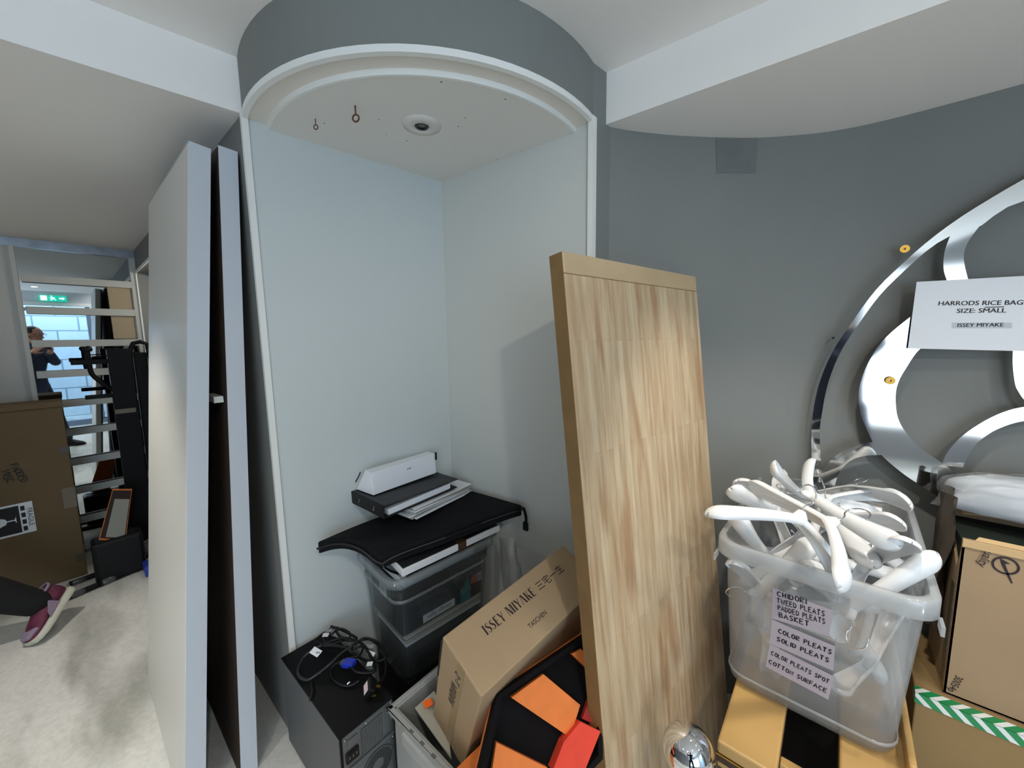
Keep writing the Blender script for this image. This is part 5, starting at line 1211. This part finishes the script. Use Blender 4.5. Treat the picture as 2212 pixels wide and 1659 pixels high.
for q in (-1, 1): b.tube([hd+sd*(q*.031+.019*math.cos(t*PI/8))+fr2*.105+Vector((0, 0, .008+.016*math.sin(t*PI/8))) for t in range(16)], .0016, 6, closed=True)
b.tube([hd+sd*.075+fr2*.0+Vector((0, 0, .012)), hd+sd*.052+fr2*.104+Vector((0, 0, .012))], .0016, 6); b.tube([hd-sd*.075+Vector((0, 0, .012)), hd-sd*.052+fr2*.104+Vector((0, 0, .012))], .0016, 6); mk('glasses', b, M['black_metal'], per)
def shoe(parent, heel, toe, m, sole_m, up=Vector((0, 0, 1)), w=.05, laces=None, accent=None):
    heel, toe = Vector(heel), Vector(toe); d = (toe-heel); Ls = d.length; d.normalize(); up = (up-d*up.dot(d)).normalized(); s = d.cross(up)
    P = lambda x, y, z: heel+d*x*Ls+s*y+up*z
    prof = [(0, .034, .095), (.06, .041, .112), (.2, .043, .112), (.36, .043, .106), (.5, .046, .090), (.66, .052, .072), (.82, .051, .058), (.94, .040, .046), (1, .020, .034)]
    b = B(); L = []
    for x, hw, h in prof:
        L.append([P(x, hw*math.cos(t*2*PI/16)*(1 if math.sin(t*2*PI/16) < .2 else .82), .018+(h-.018)*.5*(1+math.sin(t*2*PI/16))) for t in range(16)])
    b.loops(L); up_ = mk('shoe', b, m, parent, smooth=True, subs=1)
    b = B(); out = [(x, hw*1.10+.004) for x, hw, h in prof]
    ring = [(x*1.02-.01, y) for x, y in out]+[(x*1.02-.01, -y) for x, y in reversed(out)]
    b.loops([[P(x, y*.96, 0) for x, y in ring], [P(x, y, .012) for x, y in ring], [P(x, y*.97, .030 if x < .4 else .026) for x, y in ring]]); mk('sole', b, sole_m, up_, bevel=.003)
    if laces:
        for k in range(5):
            x = .42+k*.055; h = .088-.013*k
            mk('lace', B().tube(spline([P(x, -.022, h-.014), P(x+.01, 0, h+.004), P(x+.02, .022, h-.014)], 4), .0028, 6), laces, up_)
    if accent:
        b = B(); b.prism([P(.03, .0385, .05), P(.22, .041, .06), P(.24, .0415, .085), P(.06, .039, .09)], s*.001); mk('heel_patch', b, accent, up_)
        for q_ in (1, -1):
            b = B(); b.prism([P(.30, q_*.0445, .03), P(.62, q_*.052, .03), P(.55, q_*.050, .055), P(.36, q_*.0445, .085)], s*.0015*q_); mk('side_patch', b, accent, up_)
        b = B(); b.loops([[P(x, .030*math.cos(t*2*PI/14), (.108 if x < .3 else .1)+.012*k) for t in range(14) for x in [.17+.16*math.sin(t*2*PI/14)]] for k in (0, 1)], False, False); mk('collar', b, accent, up_, smooth=True, solid=.006)
        b = B(); b.prism([P(.80, .046, .034), P(.99, .020, .030), P(.99, -.020, .030), P(.80, -.046, .034)], up*.022); mk('toe_cap', b, accent, up_, bevel=.008)
    return up_
lt = M['black_plastic']
for an, dr_ in ((anR, Vector((-.5, .8, 0))), (anL, Vector((-.6, .7, 0)))):
    dr_ = dr_.normalized(); shoe(per, Vector((an.x, an.y, .004))-dr_*.07, Vector((an.x, an.y, .004))+dr_*.19, lt, lt)
phn = thing('mobile_phone', 'dark phone held level by the photographer, seen in the mirror', 'phone', ph_c-Vector((0, 0, .036)))
mk('phone_body', B().box((-.074, -.004, -.036), (.074, .0, .036), frame(ph_c-vw*.004, sd, vw)), M['black_plastic'], phn, bevel=.003) if False else mk('phone_body', B().box((-.074, -.036, -.004), (.074, .036, .004), frame(ph_c, sd, (0, 0, 1))), mat('dark_phone', '2c3f5a', .3), phn, bevel=.003)

# ---- walking person at the left edge, one trainer in view
kp = thing('person', 'person in black trousers walking off at the left edge, one purple trainer in view', 'person', (-3.0, -.75, 0))
toe = Vector((-2.99, -.235, .012)); heel = Vector((-3.175, -.10, .145)); ankle = Vector((-3.10, -.205, .165))
kn = Vector((-3.07, -.51, .46)); hp_ = Vector((-3.10, -.68, .88)); hp2 = Vector((-2.92, -.68, .88)); ch2 = Vector((-3.01, -.73, 1.30)); nk2 = Vector((-3.01, -.74, 1.45)); hd2 = Vector((-3.01, -.765, 1.59))
kn2, an2 = Vector((-2.92, -.93, .50)), Vector((-2.91, -1.06, .085)); mid = (hp_+hp2)/2
sA, sB = ch2+Vector((-.18, 0, .05)), ch2+Vector((.18, 0, .05)); eA, eB = sA+Vector((-.04, -.05, -.27)), sB+Vector((.05, .03, -.27)); wA_, wB_ = eA+Vector((.02, -.14, -.20)), eB+Vector((.0, -.06, -.24))
b = B(); chain(b, [(mid, .14), (mid.lerp(ch2, .5), .12), (ch2, .135), (ch2+Vector((0, 0, .07)), .10), (nk2, .05), (hd2-Vector((0, 0, .04)), .05)])
chain(b, [(hp_, .085), (kn, .06), (ankle, .034)]); chain(b, [(hp2, .085), (kn2, .06), (an2, .036)])
for s_, e_, w_ in ((sA, eA, wA_), (sB, eB, wB_)): chain(b, [(ch2+Vector((0, 0, .04)), .08), (s_, .052), (e_, .038), (w_, .026)])
Rm = head(b, hd2, (0, -1, -.1), (0, -.1, 1), .95); hand(b, wA_, (.05, -.35, -.9), (-1, 0, 0), curl=.35, thumb=-1); hand(b, wB_, (-.05, -.2, -.95), (1, 0, 0), curl=.35, thumb=1)
fuse('body', b, M['skin'], kp, .008, 4)
b = B(); chain(b, [(mid, .145), (hp_, .105), (kn, .085), (kn.lerp(ankle, .55), .078), (ankle+Vector((0, -.005, .0)), .060)]); chain(b, [(mid, .145), (hp2, .105), (kn2, .078), (an2+Vector((0, 0, .03)), .062)]); fuse('trousers', b, M['black_cloth'], kp, .009, 4)
b = B(); chain(b, [(mid+Vector((0, -.02, .04)), .155), (mid.lerp(ch2, .5), .138), (ch2, .15), (ch2+Vector((0, 0, .08)), .108)])
for s_, e_, w_ in ((sA, eA, wA_), (sB, eB, wB_)): chain(b, [(ch2+Vector((0, 0, .04)), .09), (s_, .066), (e_, .052), (e_.lerp(w_, .85), .038)])
fuse('jumper', b, mat('dark_grey_jumper', '2a2a2e', .9), kp, .009, 4)
b = B(); ellip(b, hd2+Vector((0, .02, .03)), (.078, .095, .088), Rm); mk('hair', b, M['hair'], kp, smooth=True)
for q in (-1, 1): mk('eye', B().sphere(hd2+Rm @ Vector((q*.03, .076, .01)), .010, 12, 8), mat('eye_white_b', 'e5e2dc', .2), kp, smooth=True)
pur = mat('purple_mesh', '6b2440', .7, noise=.25, nscale=30, col2='4a1430')
upn = (Vector((0, 0, 1))+Vector((-.08, -.5, 0))).normalized()
shoe(kp, heel, toe, pur, mat('pale_sole', 'c9c8b8', .6), upn, laces=mat('pale_lace', 'c9c4b8', .7), accent=mat('mauve_suede', '8d7c90', .8))
dr_ = Vector((0, -1, 0)); shoe(kp, Vector((an2.x, an2.y+.07, .004)), Vector((an2.x, an2.y-.19, .004)), pur, mat('pale_sole_b', 'c9c8b8', .6))
